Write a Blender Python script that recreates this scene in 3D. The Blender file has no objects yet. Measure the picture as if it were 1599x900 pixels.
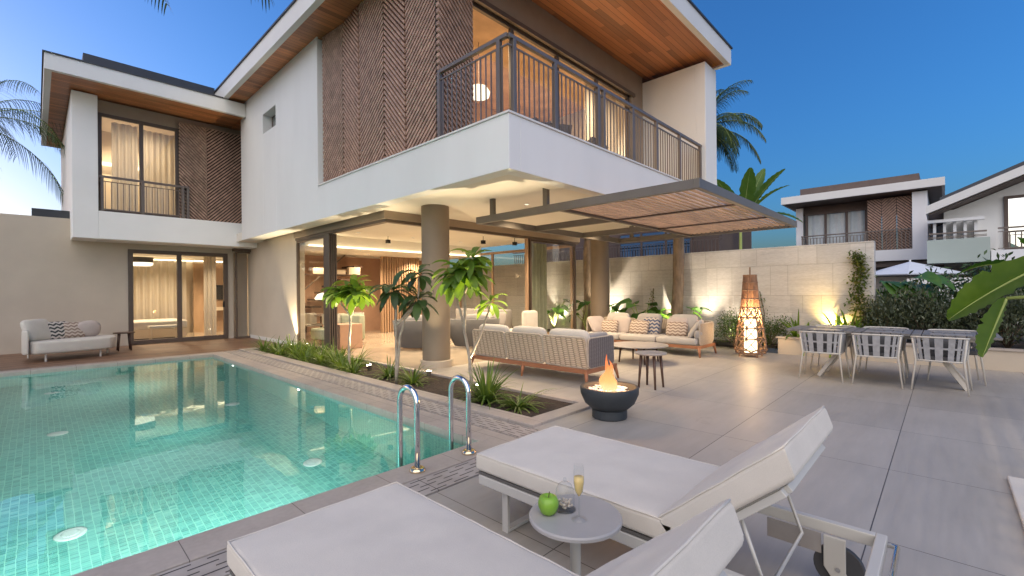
import bpy, bmesh, math, random
from mathutils import Vector, Matrix
R = math.radians
random.seed(7)
SC = bpy.context.scene
COL = SC.collection
V = Vector

# ------------------------------------------------------------------ materials
def _nt(name):
    m = bpy.data.materials.new(name); m.use_nodes = True
    nt = m.node_tree
    return m, nt, nt.nodes['Principled BSDF']

def N(nt, typ, **kw):
    n = nt.nodes.new(typ)
    for k, v in kw.items():
        if k.startswith('i_'):
            n.inputs[k[2:].replace('_', ' ')].default_value = v
        else:
            setattr(n, k, v)
    return n

def L(nt, a, b): nt.links.new(a, b)

def math_n(nt, op, a, b=None, c=None):
    n = nt.nodes.new('ShaderNodeMath'); n.operation = op
    for i, x in enumerate((a, b, c)):
        if x is None: continue
        if isinstance(x, (int, float)): n.inputs[i].default_value = x
        else: L(nt, x, n.inputs[i])
    return n.outputs[0]

def mixc(nt, fac, a, b, blend='MIX'):
    n = nt.nodes.new('ShaderNodeMix'); n.data_type = 'RGBA'; n.blend_type = blend
    for i, x in ((0, fac), (6, a), (7, b)):
        if isinstance(x, (int, float)): n.inputs[i].default_value = x
        elif isinstance(x, (tuple, list)): n.inputs[i].default_value = (*x[:3], 1)
        else: L(nt, x, n.inputs[i])
    return n.outputs[2]

def coords(nt, scale=(1, 1, 1), rot=(0, 0, 0), kind='position'):
    if kind == 'position':
        o = N(nt, 'ShaderNodeNewGeometry').outputs['Position']
    else:
        o = N(nt, 'ShaderNodeTexCoord').outputs[kind]
    mp = N(nt, 'ShaderNodeMapping'); mp.inputs['Scale'].default_value = scale
    mp.inputs['Rotation'].default_value = rot
    L(nt, o, mp.inputs['Vector'])
    return mp.outputs['Vector']

def noise(nt, vec, scale, detail=4, rough=.55):
    n = N(nt, 'ShaderNodeTexNoise'); n.inputs['Scale'].default_value = scale
    n.inputs['Detail'].default_value = detail; n.inputs['Roughness'].default_value = rough
    L(nt, vec, n.inputs['Vector'])
    return n.outputs['Fac']

def ramp(nt, fac, stops):
    n = N(nt, 'ShaderNodeValToRGB')
    el = n.color_ramp.elements
    while len(el) < len(stops): el.new(.5)
    for e, (p, c) in zip(el, stops):
        e.position = p; e.color = (*c[:3], 1) if not isinstance(c, (int, float)) else (c, c, c, 1)
    L(nt, fac, n.inputs['Fac'])
    return n.outputs['Color']

def bump(nt, h, bs, strength=.3, dist=.01):
    b = N(nt, 'ShaderNodeBump'); b.inputs['Strength'].default_value = strength
    b.inputs['Distance'].default_value = dist
    L(nt, h, b.inputs['Height']); L(nt, b.outputs['Normal'], bs.inputs['Normal'])

def mat(name, c, rough=.6, var=.12, scale=3., stretch=(1, 1, 1), metal=0., bmp=0., bscale=40., spec=.5, bdist=.004):
    m, nt, bs = _nt(name)
    v = coords(nt, stretch)
    f = noise(nt, v, scale, 5)
    lo = tuple(max(0, x * (1 - var)) for x in c); hi = tuple(min(1, x * (1 + var)) for x in c)
    L(nt, ramp(nt, f, [(.3, lo), (.7, hi)]), bs.inputs['Base Color'])
    bs.inputs['Roughness'].default_value = rough; bs.inputs['Metallic'].default_value = metal
    bs.inputs['Specular IOR Level'].default_value = spec
    if bmp: bump(nt, noise(nt, v, bscale, 4), bs, bmp, bdist)
    return m

def emit(name, c, s):
    m = bpy.data.materials.new(name); m.use_nodes = True; nt = m.node_tree
    nt.nodes.remove(nt.nodes['Principled BSDF'])
    e = N(nt, 'ShaderNodeEmission'); e.inputs['Color'].default_value = (*c, 1); e.inputs['Strength'].default_value = s
    L(nt, e.outputs[0], nt.nodes['Material Output'].inputs['Surface'])
    return m

def fract_line(nt, x, off, size, w):
    f = math_n(nt, 'FRACT', math_n(nt, 'DIVIDE', math_n(nt, 'SUBTRACT', x, off), size))
    d = math_n(nt, 'ABSOLUTE', math_n(nt, 'SUBTRACT', f, .5))
    return math_n(nt, 'GREATER_THAN', d, .5 - w / size)

def sepxyz(nt):
    p = N(nt, 'ShaderNodeNewGeometry').outputs['Position']
    s = N(nt, 'ShaderNodeSeparateXYZ'); L(nt, p, s.inputs[0])
    return s.outputs

def mat_paving():
    m, nt, bs = _nt('porcelain_paving')
    x, y, z = sepxyz(nt)
    jx = fract_line(nt, x, 3.23, 1.3, .0025); jy = fract_line(nt, y, .32, 1.225, .003)
    j = math_n(nt, 'MAXIMUM', jx, jy)
    v = coords(nt, (.55, 2.6, 1)); f1 = noise(nt, v, 2.2, 6, .65)
    v2 = coords(nt, (1.2, 14, 1)); f2 = noise(nt, v2, 2.0, 5, .6)
    f3 = noise(nt, coords(nt), .5, 3)
    # tone per tile
    cx = math_n(nt, 'FLOOR', math_n(nt, 'DIVIDE', math_n(nt, 'SUBTRACT', x, 3.23), 1.3))
    cy = math_n(nt, 'FLOOR', math_n(nt, 'DIVIDE', math_n(nt, 'SUBTRACT', y, .32), 1.225))
    cmb = N(nt, 'ShaderNodeCombineXYZ'); L(nt, cx, cmb.inputs[0]); L(nt, cy, cmb.inputs[1])
    wn = N(nt, 'ShaderNodeTexWhiteNoise'); wn.noise_dimensions = '2D'; L(nt, cmb.outputs[0], wn.inputs['Vector'])
    c = ramp(nt, f1, [(.25, (.35, .316, .275)), (.55, (.405, .37, .325)), (.8, (.45, .412, .365))])
    c = mixc(nt, .2, c, ramp(nt, f2, [(.3, (.26, .235, .205)), (.7, (.47, .44, .40))]))
    f4 = noise(nt, coords(nt), 1.7, 8, .75)
    c = mixc(nt, math_n(nt, 'MULTIPLY', math_n(nt, 'GREATER_THAN', f4, .64), .18), c, (.22, .19, .16))
    c = mixc(nt, 1, c, ramp(nt, wn.outputs['Value'], [(0, .92), (1, 1.05)]), 'MULTIPLY')
    c = mixc(nt, 1, c, ramp(nt, f3, [(.3, .9), (.7, 1.05)]), 'MULTIPLY')
    c = mixc(nt, j, c, (.07, .062, .055))
    L(nt, c, bs.inputs['Base Color'])
    L(nt, ramp(nt, f2, [(.3, .38), (.7, .56)]), bs.inputs['Roughness'])
    h = math_n(nt, 'SUBTRACT', math_n(nt, 'MULTIPLY', f2, .25), j)
    bump(nt, h, bs, .12, .004)
    return m

def mat_drain(along):
    """slotted drain stone: rows of short dark slots running along the strip"""
    m, nt, bs = _nt('slotted_drain_' + along)
    x, y, z = sepxyz(nt)
    s, t = (y, x) if along == 'y' else (x, y)
    row = math_n(nt, 'FLOOR', math_n(nt, 'DIVIDE', t, .052))
    sh = math_n(nt, 'MULTIPLY', row, .113)
    fs = math_n(nt, 'FRACT', math_n(nt, 'DIVIDE', math_n(nt, 'ADD', s, sh), .21))
    ft = math_n(nt, 'ABSOLUTE', math_n(nt, 'SUBTRACT', math_n(nt, 'FRACT', math_n(nt, 'DIVIDE', t, .052)), .5))
    a = math_n(nt, 'LESS_THAN', fs, .66); b = math_n(nt, 'LESS_THAN', ft, .11)
    j = math_n(nt, 'MULTIPLY', a, b)
    seam = fract_line(nt, s, .1, .62, .003)
    f = noise(nt, coords(nt), 5, 5)
    c = ramp(nt, f, [(.3, (.34, .30, .265)), (.7, (.44, .395, .355))])
    c = mixc(nt, math_n(nt, 'MAXIMUM', j, seam), c, (.035, .03, .027))
    L(nt, c, bs.inputs['Base Color']); bs.inputs['Roughness'].default_value = .55
    bump(nt, math_n(nt, 'SUBTRACT', 1, j), bs, .4, .01)
    return m

def mat_coping():
    m, nt, bs = _nt('coping_stone')
    x, y, z = sepxyz(nt)
    j = math_n(nt, 'MAXIMUM', fract_line(nt, x, .55, .62, .0022), fract_line(nt, y, .31, .62, .0022))
    f = noise(nt, coords(nt, (1, 1, 1)), 3, 6); f2 = noise(nt, coords(nt), 30, 3)
    c = ramp(nt, f, [(.3, (.36, .305, .26)), (.7, (.46, .40, .345))])
    c = mixc(nt, .2, c, ramp(nt, f2, [(.3, (.3, .26, .22)), (.7, (.5, .45, .4))]))
    c = mixc(nt, j, c, (.12, .10, .085))
    L(nt, c, bs.inputs['Base Color']); bs.inputs['Roughness'].default_value = .5
    bump(nt, f2, bs, .1, .003)
    return m

def mat_pooltile():
    m, nt, bs = _nt('pool_mosaic')
    x, y, z = sepxyz(nt)
    W, H = .056, .028
    # mosaic on the three axes: rows along y on the floor, along z on the walls
    jx = fract_line(nt, x, 0, W, .0026); jy = fract_line(nt, y, 0, H, .0015); jz = fract_line(nt, z, 0, H, .002)
    g = N(nt, 'ShaderNodeNewGeometry'); sn = N(nt, 'ShaderNodeSeparateXYZ'); L(nt, g.outputs['Normal'], sn.inputs[0])
    flat = math_n(nt, 'GREATER_THAN', math_n(nt, 'ABSOLUTE', sn.outputs[2]), .5)
    sidex = math_n(nt, 'GREATER_THAN', math_n(nt, 'ABSOLUTE', sn.outputs[0]), .5)
    jfloor = math_n(nt, 'MAXIMUM', jx, jy)
    jwx = math_n(nt, 'MAXIMUM', fract_line(nt, y, 0, W, .003), jz)
    jwy = math_n(nt, 'MAXIMUM', jx, jz)
    jw = math_n(nt, 'ADD', math_n(nt, 'MULTIPLY', sidex, jwx), math_n(nt, 'MULTIPLY', math_n(nt, 'SUBTRACT', 1, sidex), jwy))
    j = math_n(nt, 'ADD', math_n(nt, 'MULTIPLY', flat, jfloor), math_n(nt, 'MULTIPLY', math_n(nt, 'SUBTRACT', 1, flat), jw))
    cmb = N(nt, 'ShaderNodeCombineXYZ')
    for i, (a, s) in enumerate(((x, W), (y, H), (z, H))):
        L(nt, math_n(nt, 'FLOOR', math_n(nt, 'DIVIDE', a, s)), cmb.inputs[i])
    wn = N(nt, 'ShaderNodeTexWhiteNoise'); L(nt, cmb.outputs[0], wn.inputs['Vector'])
    c = ramp(nt, wn.outputs['Value'], [(0, (.085, .275, .255)), (.5, (.12, .36, .32)), (.85, (.15, .41, .36)), (1, (.21, .47, .41))])
    c = mixc(nt, j, c, (.26, .55, .45))
    L(nt, c, bs.inputs['Base Color']); bs.inputs['Roughness'].default_value = .35
    return m

def mat_water():
    m = bpy.data.materials.new('pool_water'); m.use_nodes = True; nt = m.node_tree
    nt.nodes.remove(nt.nodes['Principled BSDF'])
    g = N(nt, 'ShaderNodeBsdfGlass'); g.inputs['IOR'].default_value = 1.333; g.inputs['Roughness'].default_value = .0
    g.inputs['Color'].default_value = (.93, 1, .985, 1)
    v = coords(nt, (1, 1, 1))
    f = noise(nt, v, 2.1, 2, .5)
    f2 = noise(nt, v, 9, 2, .5)
    h = math_n(nt, 'ADD', f, math_n(nt, 'MULTIPLY', f2, .12))
    b = N(nt, 'ShaderNodeBump'); b.inputs['Strength'].default_value = .5; b.inputs['Distance'].default_value = .0045
    L(nt, h, b.inputs['Height']); L(nt, b.outputs['Normal'], g.inputs['Normal'])
    L(nt, g.outputs[0], nt.nodes['Material Output'].inputs['Surface'])
    return m

def mat_pane(name='window_glass', tint=(.93, .95, .94), refl=1.0, rough=0.):
    m = bpy.data.materials.new(name); m.use_nodes = True; nt = m.node_tree
    nt.nodes.remove(nt.nodes['Principled BSDF'])
    t = N(nt, 'ShaderNodeBsdfTransparent'); t.inputs['Color'].default_value = (*tint, 1)
    gl = N(nt, 'ShaderNodeBsdfGlossy'); gl.inputs['Roughness'].default_value = rough
    fr = N(nt, 'ShaderNodeFresnel'); bf = N(nt, 'ShaderNodeNewGeometry').outputs['Backfacing']
    L(nt, math_n(nt, 'SUBTRACT', 1.55, math_n(nt, 'MULTIPLY', bf, 1.55 - 1 / 1.55)), fr.inputs['IOR'])   # same reflection from both sides of a thin pane
    f = math_n(nt, 'MULTIPLY', fr.outputs[0], 1.6 * refl)
    mx = N(nt, 'ShaderNodeMixShader'); L(nt, f, mx.inputs[0]); L(nt, t.outputs[0], mx.inputs[1]); L(nt, gl.outputs[0], mx.inputs[2])
    L(nt, mx.outputs[0], nt.nodes['Material Output'].inputs['Surface'])
    return m

def mat_planks(name, c, along='x', w=.11, rough=.45, var=.35, seam=(.02, .012, .008)):
    m, nt, bs = _nt(name)
    x, y, z = sepxyz(nt)
    s, t = (x, y) if along == 'x' else (y, x)
    row = math_n(nt, 'FLOOR', math_n(nt, 'DIVIDE', t, w))
    cmb = N(nt, 'ShaderNodeCombineXYZ'); L(nt, row, cmb.inputs[0])
    sl = math_n(nt, 'FLOOR', math_n(nt, 'ADD', math_n(nt, 'DIVIDE', s, 2.2), math_n(nt, 'MULTIPLY', row, .37)))
    L(nt, sl, cmb.inputs[1])
    wn = N(nt, 'ShaderNodeTexWhiteNoise'); L(nt, cmb.outputs[0], wn.inputs['Vector'])
    st = (1.5, 22, 22) if along == 'x' else (22, 1.5, 22)
    f = noise(nt, coords(nt, st), 1.4, 5)
    lo = tuple(a * (1 - var) for a in c); hi = tuple(a * (1 + var) for a in c)
    cc = ramp(nt, math_n(nt, 'ADD', math_n(nt, 'MULTIPLY', wn.outputs['Value'], .6), math_n(nt, 'MULTIPLY', f, .4)), [(.15, lo), (.85, hi)])
    j = fract_line(nt, t, 0, w, .003)
    cc = mixc(nt, j, cc, seam)
    L(nt, cc, bs.inputs['Base Color']); bs.inputs['Roughness'].default_value = rough
    bump(nt, math_n(nt, 'SUBTRACT', f, j), bs, .15, .004)
    return m

def mat_travertine():
    m, nt, bs = _nt('travertine')
    x, y, z = sepxyz(nt)
    f = noise(nt, coords(nt, (1, .7, 9)), 1.6, 7, .65)
    f2 = noise(nt, coords(nt, (2, 2, 10)), 5, 5, .7)
    fp = noise(nt, coords(nt, (1, 6, 22)), 3.2, 4, .7)
    c = ramp(nt, f, [(.25, (.43, .405, .37)), (.5, (.55, .525, .49)), (.78, (.64, .615, .575))])
    c = mixc(nt, .42, c, ramp(nt, f2, [(.3, (.31, .285, .25)), (.7, (.64, .61, .565))]))
    pit = math_n(nt, 'GREATER_THAN', fp, .71)
    c = mixc(nt, math_n(nt, 'MULTIPLY', pit, .55), c, (.2, .16, .12))
    # slabs: four courses, wide and narrow stones alternate, per-slab tone
    zr = math_n(nt, 'DIVIDE', math_n(nt, 'SUBTRACT', z, .15), 1.1)
    row = math_n(nt, 'ADD', math_n(nt, 'MULTIPLY', math_n(nt, 'FLOOR', zr), 2), math_n(nt, 'GREATER_THAN', math_n(nt, 'FRACT', zr), .636))
    yy = math_n(nt, 'ADD', y, math_n(nt, 'MULTIPLY', row, .57))
    j = math_n(nt, 'MAXIMUM', fract_line(nt, z, .15, 1.1, .005), fract_line(nt, z, .85, 1.1, .005))
    j = math_n(nt, 'MAXIMUM', j, fract_line(nt, yy, .1, 1.22, .0045))
    j = math_n(nt, 'MAXIMUM', j, fract_line(nt, yy, .46, 1.22, .0045))
    cmb = N(nt, 'ShaderNodeCombineXYZ'); L(nt, row, cmb.inputs[0])
    L(nt, math_n(nt, 'FLOOR', math_n(nt, 'DIVIDE', math_n(nt, 'SUBTRACT', yy, .1), .61)), cmb.inputs[1])
    wn = N(nt, 'ShaderNodeTexWhiteNoise'); L(nt, cmb.outputs[0], wn.inputs['Vector'])
    c = mixc(nt, 1, c, ramp(nt, wn.outputs['Value'], [(0, .84), (1, 1.08)]), 'MULTIPLY')
    c = mixc(nt, math_n(nt, 'MULTIPLY', j, .5), c, (.2, .18, .15))
    L(nt, c, bs.inputs['Base Color']); bs.inputs['Roughness'].default_value = .75
    bump(nt, math_n(nt, 'SUBTRACT', f2, math_n(nt, 'ADD', j, pit)), bs, .35, .008)
    return m

def mat_weave(name, c, px=.085, pz=.02):
    """rope weave: thin horizontal cords going over and under vertical ribs"""
    m, nt, bs = _nt(name)
    tc = N(nt, 'ShaderNodeTexCoord'); s = N(nt, 'ShaderNodeSeparateXYZ'); L(nt, tc.outputs['Object'], s.inputs[0])
    x, y, z = s.outputs
    h = math_n(nt, 'ADD', x, y)
    cell = math_n(nt, 'FLOOR', math_n(nt, 'DIVIDE', h, px))
    zz = math_n(nt, 'ADD', math_n(nt, 'DIVIDE', z, pz), math_n(nt, 'MULTIPLY', cell, .5))
    cord = math_n(nt, 'ABSOLUTE', math_n(nt, 'SINE', math_n(nt, 'MULTIPLY', zz, math.pi)))
    rib = math_n(nt, 'ABSOLUTE', math_n(nt, 'SINE', math_n(nt, 'MULTIPLY', math_n(nt, 'DIVIDE', h, px), math.pi)))
    k = math_n(nt, 'MULTIPLY', math_n(nt, 'POWER', cord, .6), math_n(nt, 'POWER', rib, .45))
    f = noise(nt, coords(nt, kind='Object'), 14, 3)
    k2 = math_n(nt, 'MULTIPLY', k, math_n(nt, 'ADD', .75, math_n(nt, 'MULTIPLY', f, .5)))
    lo = tuple(a * .28 for a in c)
    L(nt, ramp(nt, k2, [(.05, lo), (.55, c), (1, tuple(min(1, a * 1.15) for a in c))]), bs.inputs['Base Color'])
    bs.inputs['Roughness'].default_value = .85
    bump(nt, k, bs, .8, .012)
    return m

def mat_fabric(name, c, var=.06):
    m, nt, bs = _nt(name)
    v = coords(nt, (1, 1, 1), kind='Object')
    f = noise(nt, v, 5, 4); wv = noise(nt, v, 260, 2); big = noise(nt, v, 2.4, 3, .5)
    lo = tuple(a * (1 - var) for a in c); hi = tuple(min(1, a * (1 + var)) for a in c)
    cc = ramp(nt, f, [(.3, lo), (.7, hi)])
    cc = mixc(nt, .25, cc, ramp(nt, wv, [(.3, tuple(a * .82 for a in c)), (.7, tuple(min(1, a * 1.1) for a in c))]))
    L(nt, cc, bs.inputs['Base Color']); bs.inputs['Roughness'].default_value = .9
    bs.inputs['Specular IOR Level'].default_value = .25
    bs.inputs['Sheen Weight'].default_value = .15
    h = math_n(nt, 'ADD', math_n(nt, 'MULTIPLY', wv, .12), big)
    bump(nt, h, bs, .35, .02)
    return m

def mat_zigzag(name, a, b):
    m, nt, bs = _nt(name)
    tc = N(nt, 'ShaderNodeTexCoord'); s = N(nt, 'ShaderNodeSeparateXYZ'); L(nt, tc.outputs['Generated'], s.inputs[0])
    x, y, z = s.outputs
    tri = math_n(nt, 'ABSOLUTE', math_n(nt, 'SUBTRACT', math_n(nt, 'FRACT', math_n(nt, 'MULTIPLY', y, 4)), .5))
    t = math_n(nt, 'FRACT', math_n(nt, 'ADD', math_n(nt, 'MULTIPLY', z, 5), math_n(nt, 'MULTIPLY', tri, .9)))
    k = math_n(nt, 'GREATER_THAN', t, .5)
    L(nt, mixc(nt, k, a, b), bs.inputs['Base Color']); bs.inputs['Roughness'].default_value = .9
    bump(nt, noise(nt, coords(nt, kind='Object'), 60, 3), bs, .3, .004)
    return m

def mat_sheer(name, c):
    m, nt, bs = _nt(name)
    f = noise(nt, coords(nt, (20, 20, 1)), 2, 3)
    cc = ramp(nt, f, [(.3, tuple(x * .9 for x in c)), (.7, c)])
    L(nt, cc, bs.inputs['Base Color']); bs.inputs['Roughness'].default_value = .95
    tr = N(nt, 'ShaderNodeBsdfTranslucent'); L(nt, cc, tr.inputs['Color'])
    mx = N(nt, 'ShaderNodeMixShader'); mx.inputs[0].default_value = .5
    L(nt, bs.outputs[0], mx.inputs[1]); L(nt, tr.outputs[0], mx.inputs[2])
    L(nt, mx.outputs[0], nt.nodes['Material Output'].inputs['Surface'])
    return m

def mat_leaf(name, c, c2=None, scale=6., trans=.35, rough=.42):
    m, nt, bs = _nt(name)
    c2 = c2 or tuple(x * 1.9 for x in c)
    f = noise(nt, coords(nt), scale, 3)
    info = N(nt, 'ShaderNodeNewGeometry')
    rnd = info.outputs['Random Per Island']
    t = math_n(nt, 'ADD', math_n(nt, 'MULTIPLY', f, .5), math_n(nt, 'MULTIPLY', rnd, .5))
    cc = ramp(nt, t, [(.2, tuple(x * .7 for x in c)), (.5, c), (.85, c2)])
    L(nt, cc, bs.inputs['Base Color']); bs.inputs['Roughness'].default_value = rough
    tr = N(nt, 'ShaderNodeBsdfTranslucent'); L(nt, mixc(nt, 1, cc, (1.5, 1.5, .7), 'MULTIPLY'), tr.inputs['Color'])
    mx = N(nt, 'ShaderNodeMixShader'); mx.inputs[0].default_value = trans
    L(nt, bs.outputs[0], mx.inputs[1]); L(nt, tr.outputs[0], mx.inputs[2])
    L(nt, mx.outputs[0], nt.nodes['Material Output'].inputs['Surface'])
    return m

M = {}
M['paving'] = mat_paving(); M['drain_y'] = mat_drain('y'); M['drain_x'] = mat_drain('x')
M['coping'] = mat_coping(); M['tile'] = mat_pooltile(); M['water'] = mat_water()
M['pane'] = mat_pane(refl=.7); M['pane_dark'] = mat_pane('dim_window_glass', (.55, .6, .62), 2.0)
M['white'] = mat('white_render', (.74, .74, .725), .8, .038, 1.1, (1, 1, .3), bmp=.2, bscale=70)
M['white_wing_lit'] = mat('white_render_wing_lit', (.84, .835, .81), .8, .03, 1.2, bmp=.12, bscale=90); M['white2'] = mat('fascia_white', (.70, .69, .66), .55, .03, 2)  # wing white carries the pool and sky glow in its paler colour
M['plaster'] = mat('ceiling_plaster', (.74, .70, .63), .85, .03, 1.5)
M['tan'] = mat('taupe_render', (.40, .355, .30), .85, .06, 1.1, bmp=.15, bscale=60)
M['greige'] = mat('greige_render', (.53, .46, .37), .85, .06, 1.1, bmp=.15, bscale=60)
M['frame'] = mat('bronze_frame', (.115, .085, .065), .45, .08, 4, metal=.2)
M['header'] = mat('taupe_header', (.30, .235, .175), .6, .06, 3)
M['rail'] = mat('taupe_rail_paint', (.165, .135, .115), .42, .06, 5, metal=.25)
M['darkmetal'] = mat('dark_roof_metal', (.05, .053, .06), .5, .1, 3, metal=.3)
M['slat'] = mat('slat_wood', (.40, .255, .185), .55, .3, 2.5, (3, 3, 3), bmp=.1)
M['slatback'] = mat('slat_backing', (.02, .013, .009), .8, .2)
M['soffit'] = mat_planks('soffit_planks', (.40, .16, .062), 'x', .115, .38, .4)
M['deck'] = mat_planks('deck_boards', (.20, .11, .065), 'x', .14, .45, .3)
M['floor'] = mat('polished_stone_floor', (.46, .385, .295), .12, .14, 1.6, (1, 1, 1))
M['terracotta'] = mat('terracotta_panel', (.46, .28, .19), .55, .12, 2)
M['wood'] = mat('warm_wood', (.40, .26, .16), .5, .25, 2, (1, 1, .2))
M['oak'] = mat('pale_oak_wall', (.50, .33, .19), .5, .12, 2, (1, 1, .2)); M['cream'] = mat('cream_wall', (.62, .52, .40), .8, .04, 1.5)
M['curtain'] = mat_sheer('curtain_cloth', (.68, .62, .54))
M['greencurtain'] = mat('sheer_curtain', (.36, .38, .28), .9, .08, 6)
M['column'] = mat('column_taupe', (.225, .175, .125), .55, .07, 2, bmp=.1)
M['colbase'] = mat('column_base', (.45, .38, .3), .5, .05)
M['pergola'] = mat('pergola_metal', (.16, .14, .12), .45, .07, 4, metal=.2)
M['teak'] = mat('teak', (.30, .125, .06), .5, .3, 3, (1, .3, 3))
M['pslat'] = mat('pergola_wood', (.56, .36, .22), .55, .3, 3, (.3, 3, 3))
M['trav'] = mat_travertine()
M['weave'] = mat_weave('rope_weave', (.52, .42, .31), .10, .030); M['weave2'] = mat_weave('rope_weave_dark', (.20, .18, .175), .06, .02)
M['weave3'] = mat_weave('rope_weave_warm', (.44, .36, .28), .05, .02)
M['rope'] = mat('rope_edge', (.42, .36, .29), .8, .15, 30)
M['cush'] = mat_fabric('cushion_cream', (.58, .54, .48)); M['cushpink'] = mat_fabric('cushion_blush', (.44, .375, .345))
M['cushgrey'] = mat_fabric('cushion_grey', (.33, .31, .30)); M['cushtaupe'] = mat_fabric('cushion_taupe', (.42, .39, .36))
M['navy'] = mat_zigzag('navy_pattern', (.05, .07, .14), (.38, .34, .31)); M['zig'] = mat_zigzag('zigzag_pattern', (.50, .42, .35), (.25, .18, .14))
M['zebra'] = mat_zigzag('black_cream_pattern', (.05, .05, .05), (.55, .5, .45))
M['mattress'] = mat_fabric('lounger_mattress', (.64, .585, .51))
M['lframe'] = mat('lounger_paint', (.55, .525, .48), .4, .04, 3); M['ldark'] = mat('lounger_sling', (.12, .11, .10), .6, .1)
M['chrome'] = mat('polished_steel', (.78, .78, .78), .06, .02, metal=1.); M['brass'] = mat('warm_steel_collar', (.8, .66, .45), .15, .03, metal=1.)
M['rubber'] = mat('grey_rubber', (.06, .06, .065), .6, .15)
M['tabletop'] = mat('side_table_top', (.40, .38, .36), .35, .05, 8); M['tableleg'] = mat('table_leg_paint', (.58, .54, .46), .4, .03)
M['pane_far'] = mat_pane('reflecting_window_glass', (.5, .55, .6), 12.); M['glass'] = mat_pane('clear_glass', (.97, .98, .98), .7); M['champ'] = mat('champagne', (.80, .58, .22), .1, .05)
M['apple'] = mat('apple_skin', (.22, .42, .04), .3, .25, 9); M['stem'] = mat('apple_stem', (.08, .05, .02), .8)
M['nuts'] = mat('pale_sweets', (.6, .52, .42), .6, .4, 60)
M['bowl'] = mat('charcoal_concrete', (.035, .04, .045), .55, .15, 8, bmp=.1); M['pebble'] = mat('white_pebbles', (.62, .63, .66), .6, .1)
M['dkwood'] = mat('dark_stained_wood', (.075, .04, .026), .5, .25, 3); M['stone_top'] = mat('grey_stone_top', (.34, .31, .29), .3, .1, 8)
M['chairframe'] = mat('chair_white_paint', (.62, .58, .51), .4, .03); M['strap'] = mat('strap_webbing', (.36, .36, .37), .75, .15, 20, bmp=.2)
M['tabledark'] = mat('table_slats_dark', (.19, .175, .16), .5, .2, 5, (.3, 3, 3)); M['tablebase'] = mat('table_base_paint', (.55, .50, .43), .45, .04)
M['wicker'] = mat('lantern_wicker', (.30, .175, .105), .7, .3, 12)
M['candle'] = emit('glowing_candle', (1, .74, .42), 1.0)
M['soil'] = mat('planter_soil', (.045, .03, .02), .95, .5, 14, bmp=.9, bscale=30, bdist=.03)
M['ground'] = mat('far_ground', (.09, .085, .06), .95, .3, .4)
M['bark'] = mat('grey_bark', (.24, .18, .125), .85, .35, 9, (1, 1, .35), bmp=.6, bscale=14, bdist=.012)
M['palebark'] = mat('pale_bark', (.36, .30, .23), .8, .25, 12, bmp=.4, bdist=.006)
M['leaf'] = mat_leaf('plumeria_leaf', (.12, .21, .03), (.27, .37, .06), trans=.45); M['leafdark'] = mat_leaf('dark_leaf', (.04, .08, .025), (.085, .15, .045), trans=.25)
M['strapleaf'] = mat_leaf('strap_leaf', (.10, .17, .03), (.24, .33, .07)); M['earleaf'] = mat_leaf('ear_leaf', (.05, .13, .02), (.12, .24, .035))
M['bush'] = mat_leaf('bush_leaf', (.05, .095, .02), (.11, .17, .035)); M['rosemary'] = mat_leaf('grey_green_leaf', (.065, .085, .05), (.14, .165, .095), trans=.2)
M['palm'] = mat_leaf('palm_leaf', (.04, .075, .022), (.08, .12, .035), trans=.2); M['banana'] = mat_leaf('banana_leaf', (.085, .165, .022), (.17, .27, .045), 3.)
M['rib'] = mat('leaf_midrib', (.35, .42, .12), .5, .1); M['reddead'] = mat_leaf('creeper_leaf', (.10, .15, .03), (.26, .22, .05))
M['tub'] = mat_fabric('tub_chair_grey', (.10, .098, .10)); M['nbr_white'] = mat('neighbour_render', (.80, .80, .79), .8, .04, .8)
M['nbr_dark'] = mat('neighbour_brown', (.12, .085, .07), .6, .1); M['nbr_green'] = mat('neighbour_pale_green', (.40, .46, .42), .8, .04, .8)
M['slat_far'] = mat('far_screen_wood', (.17, .075, .05), .6, .3, 3); M['umb'] = mat_fabric('parasol_cloth', (.62, .66, .74))
M['mat'] = mat_fabric('beige_mat', (.56, .52, .46)); M['tv'] = mat('screen_black', (.015, .015, .017), .15)
M['cove'] = emit('cove_led', (1, .78, .48), .6); M['lampglow'] = emit('lamp_glow', (1, .84, .6), .35); M['spotglow'] = emit('spot_lens', (1, .88, .66), 12.)
M['poolglow'] = emit('pool_lamp_lens', (.95, 1, .95), 3.); M['disc'] = mat('pool_fitting_white', (.5, .54, .52), .4, .03)

# flame: orange emission, ragged and partly see-through
def mat_flame():
    m = bpy.data.materials.new('flame'); m.use_nodes = True; nt = m.node_tree
    nt.nodes.remove(nt.nodes['Principled BSDF'])
    tc = N(nt, 'ShaderNodeTexCoord'); s = N(nt, 'ShaderNodeSeparateXYZ'); L(nt, tc.outputs['Generated'], s.inputs[0])
    f = noise(nt, coords(nt, (22, 22, 7)), 1, 4)
    c = ramp(nt, s.outputs[2], [(0, (1, .62, .34)), (.3, (1, .40, .14)), (1, (.85, .14, .04))])
    e = N(nt, 'ShaderNodeEmission'); L(nt, c, e.inputs['Color']); e.inputs['Strength'].default_value = .27
    t = N(nt, 'ShaderNodeBsdfTransparent')
    mx = N(nt, 'ShaderNodeMixShader')
    L(nt, ramp(nt, f, [(.35, .25), (.6, .95)]), mx.inputs[0]); L(nt, t.outputs[0], mx.inputs[1]); L(nt, e.outputs[0], mx.inputs[2])
    L(nt, mx.outputs[0], nt.nodes['Material Output'].inputs['Surface'])
    return m
M['flame'] = mat_flame()

# ------------------------------------------------------------------ mesh helpers
def wloc(o):
    p = V((0, 0, 0))
    while o is not None:
        p += o.location; o = o.parent
    return p

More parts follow.
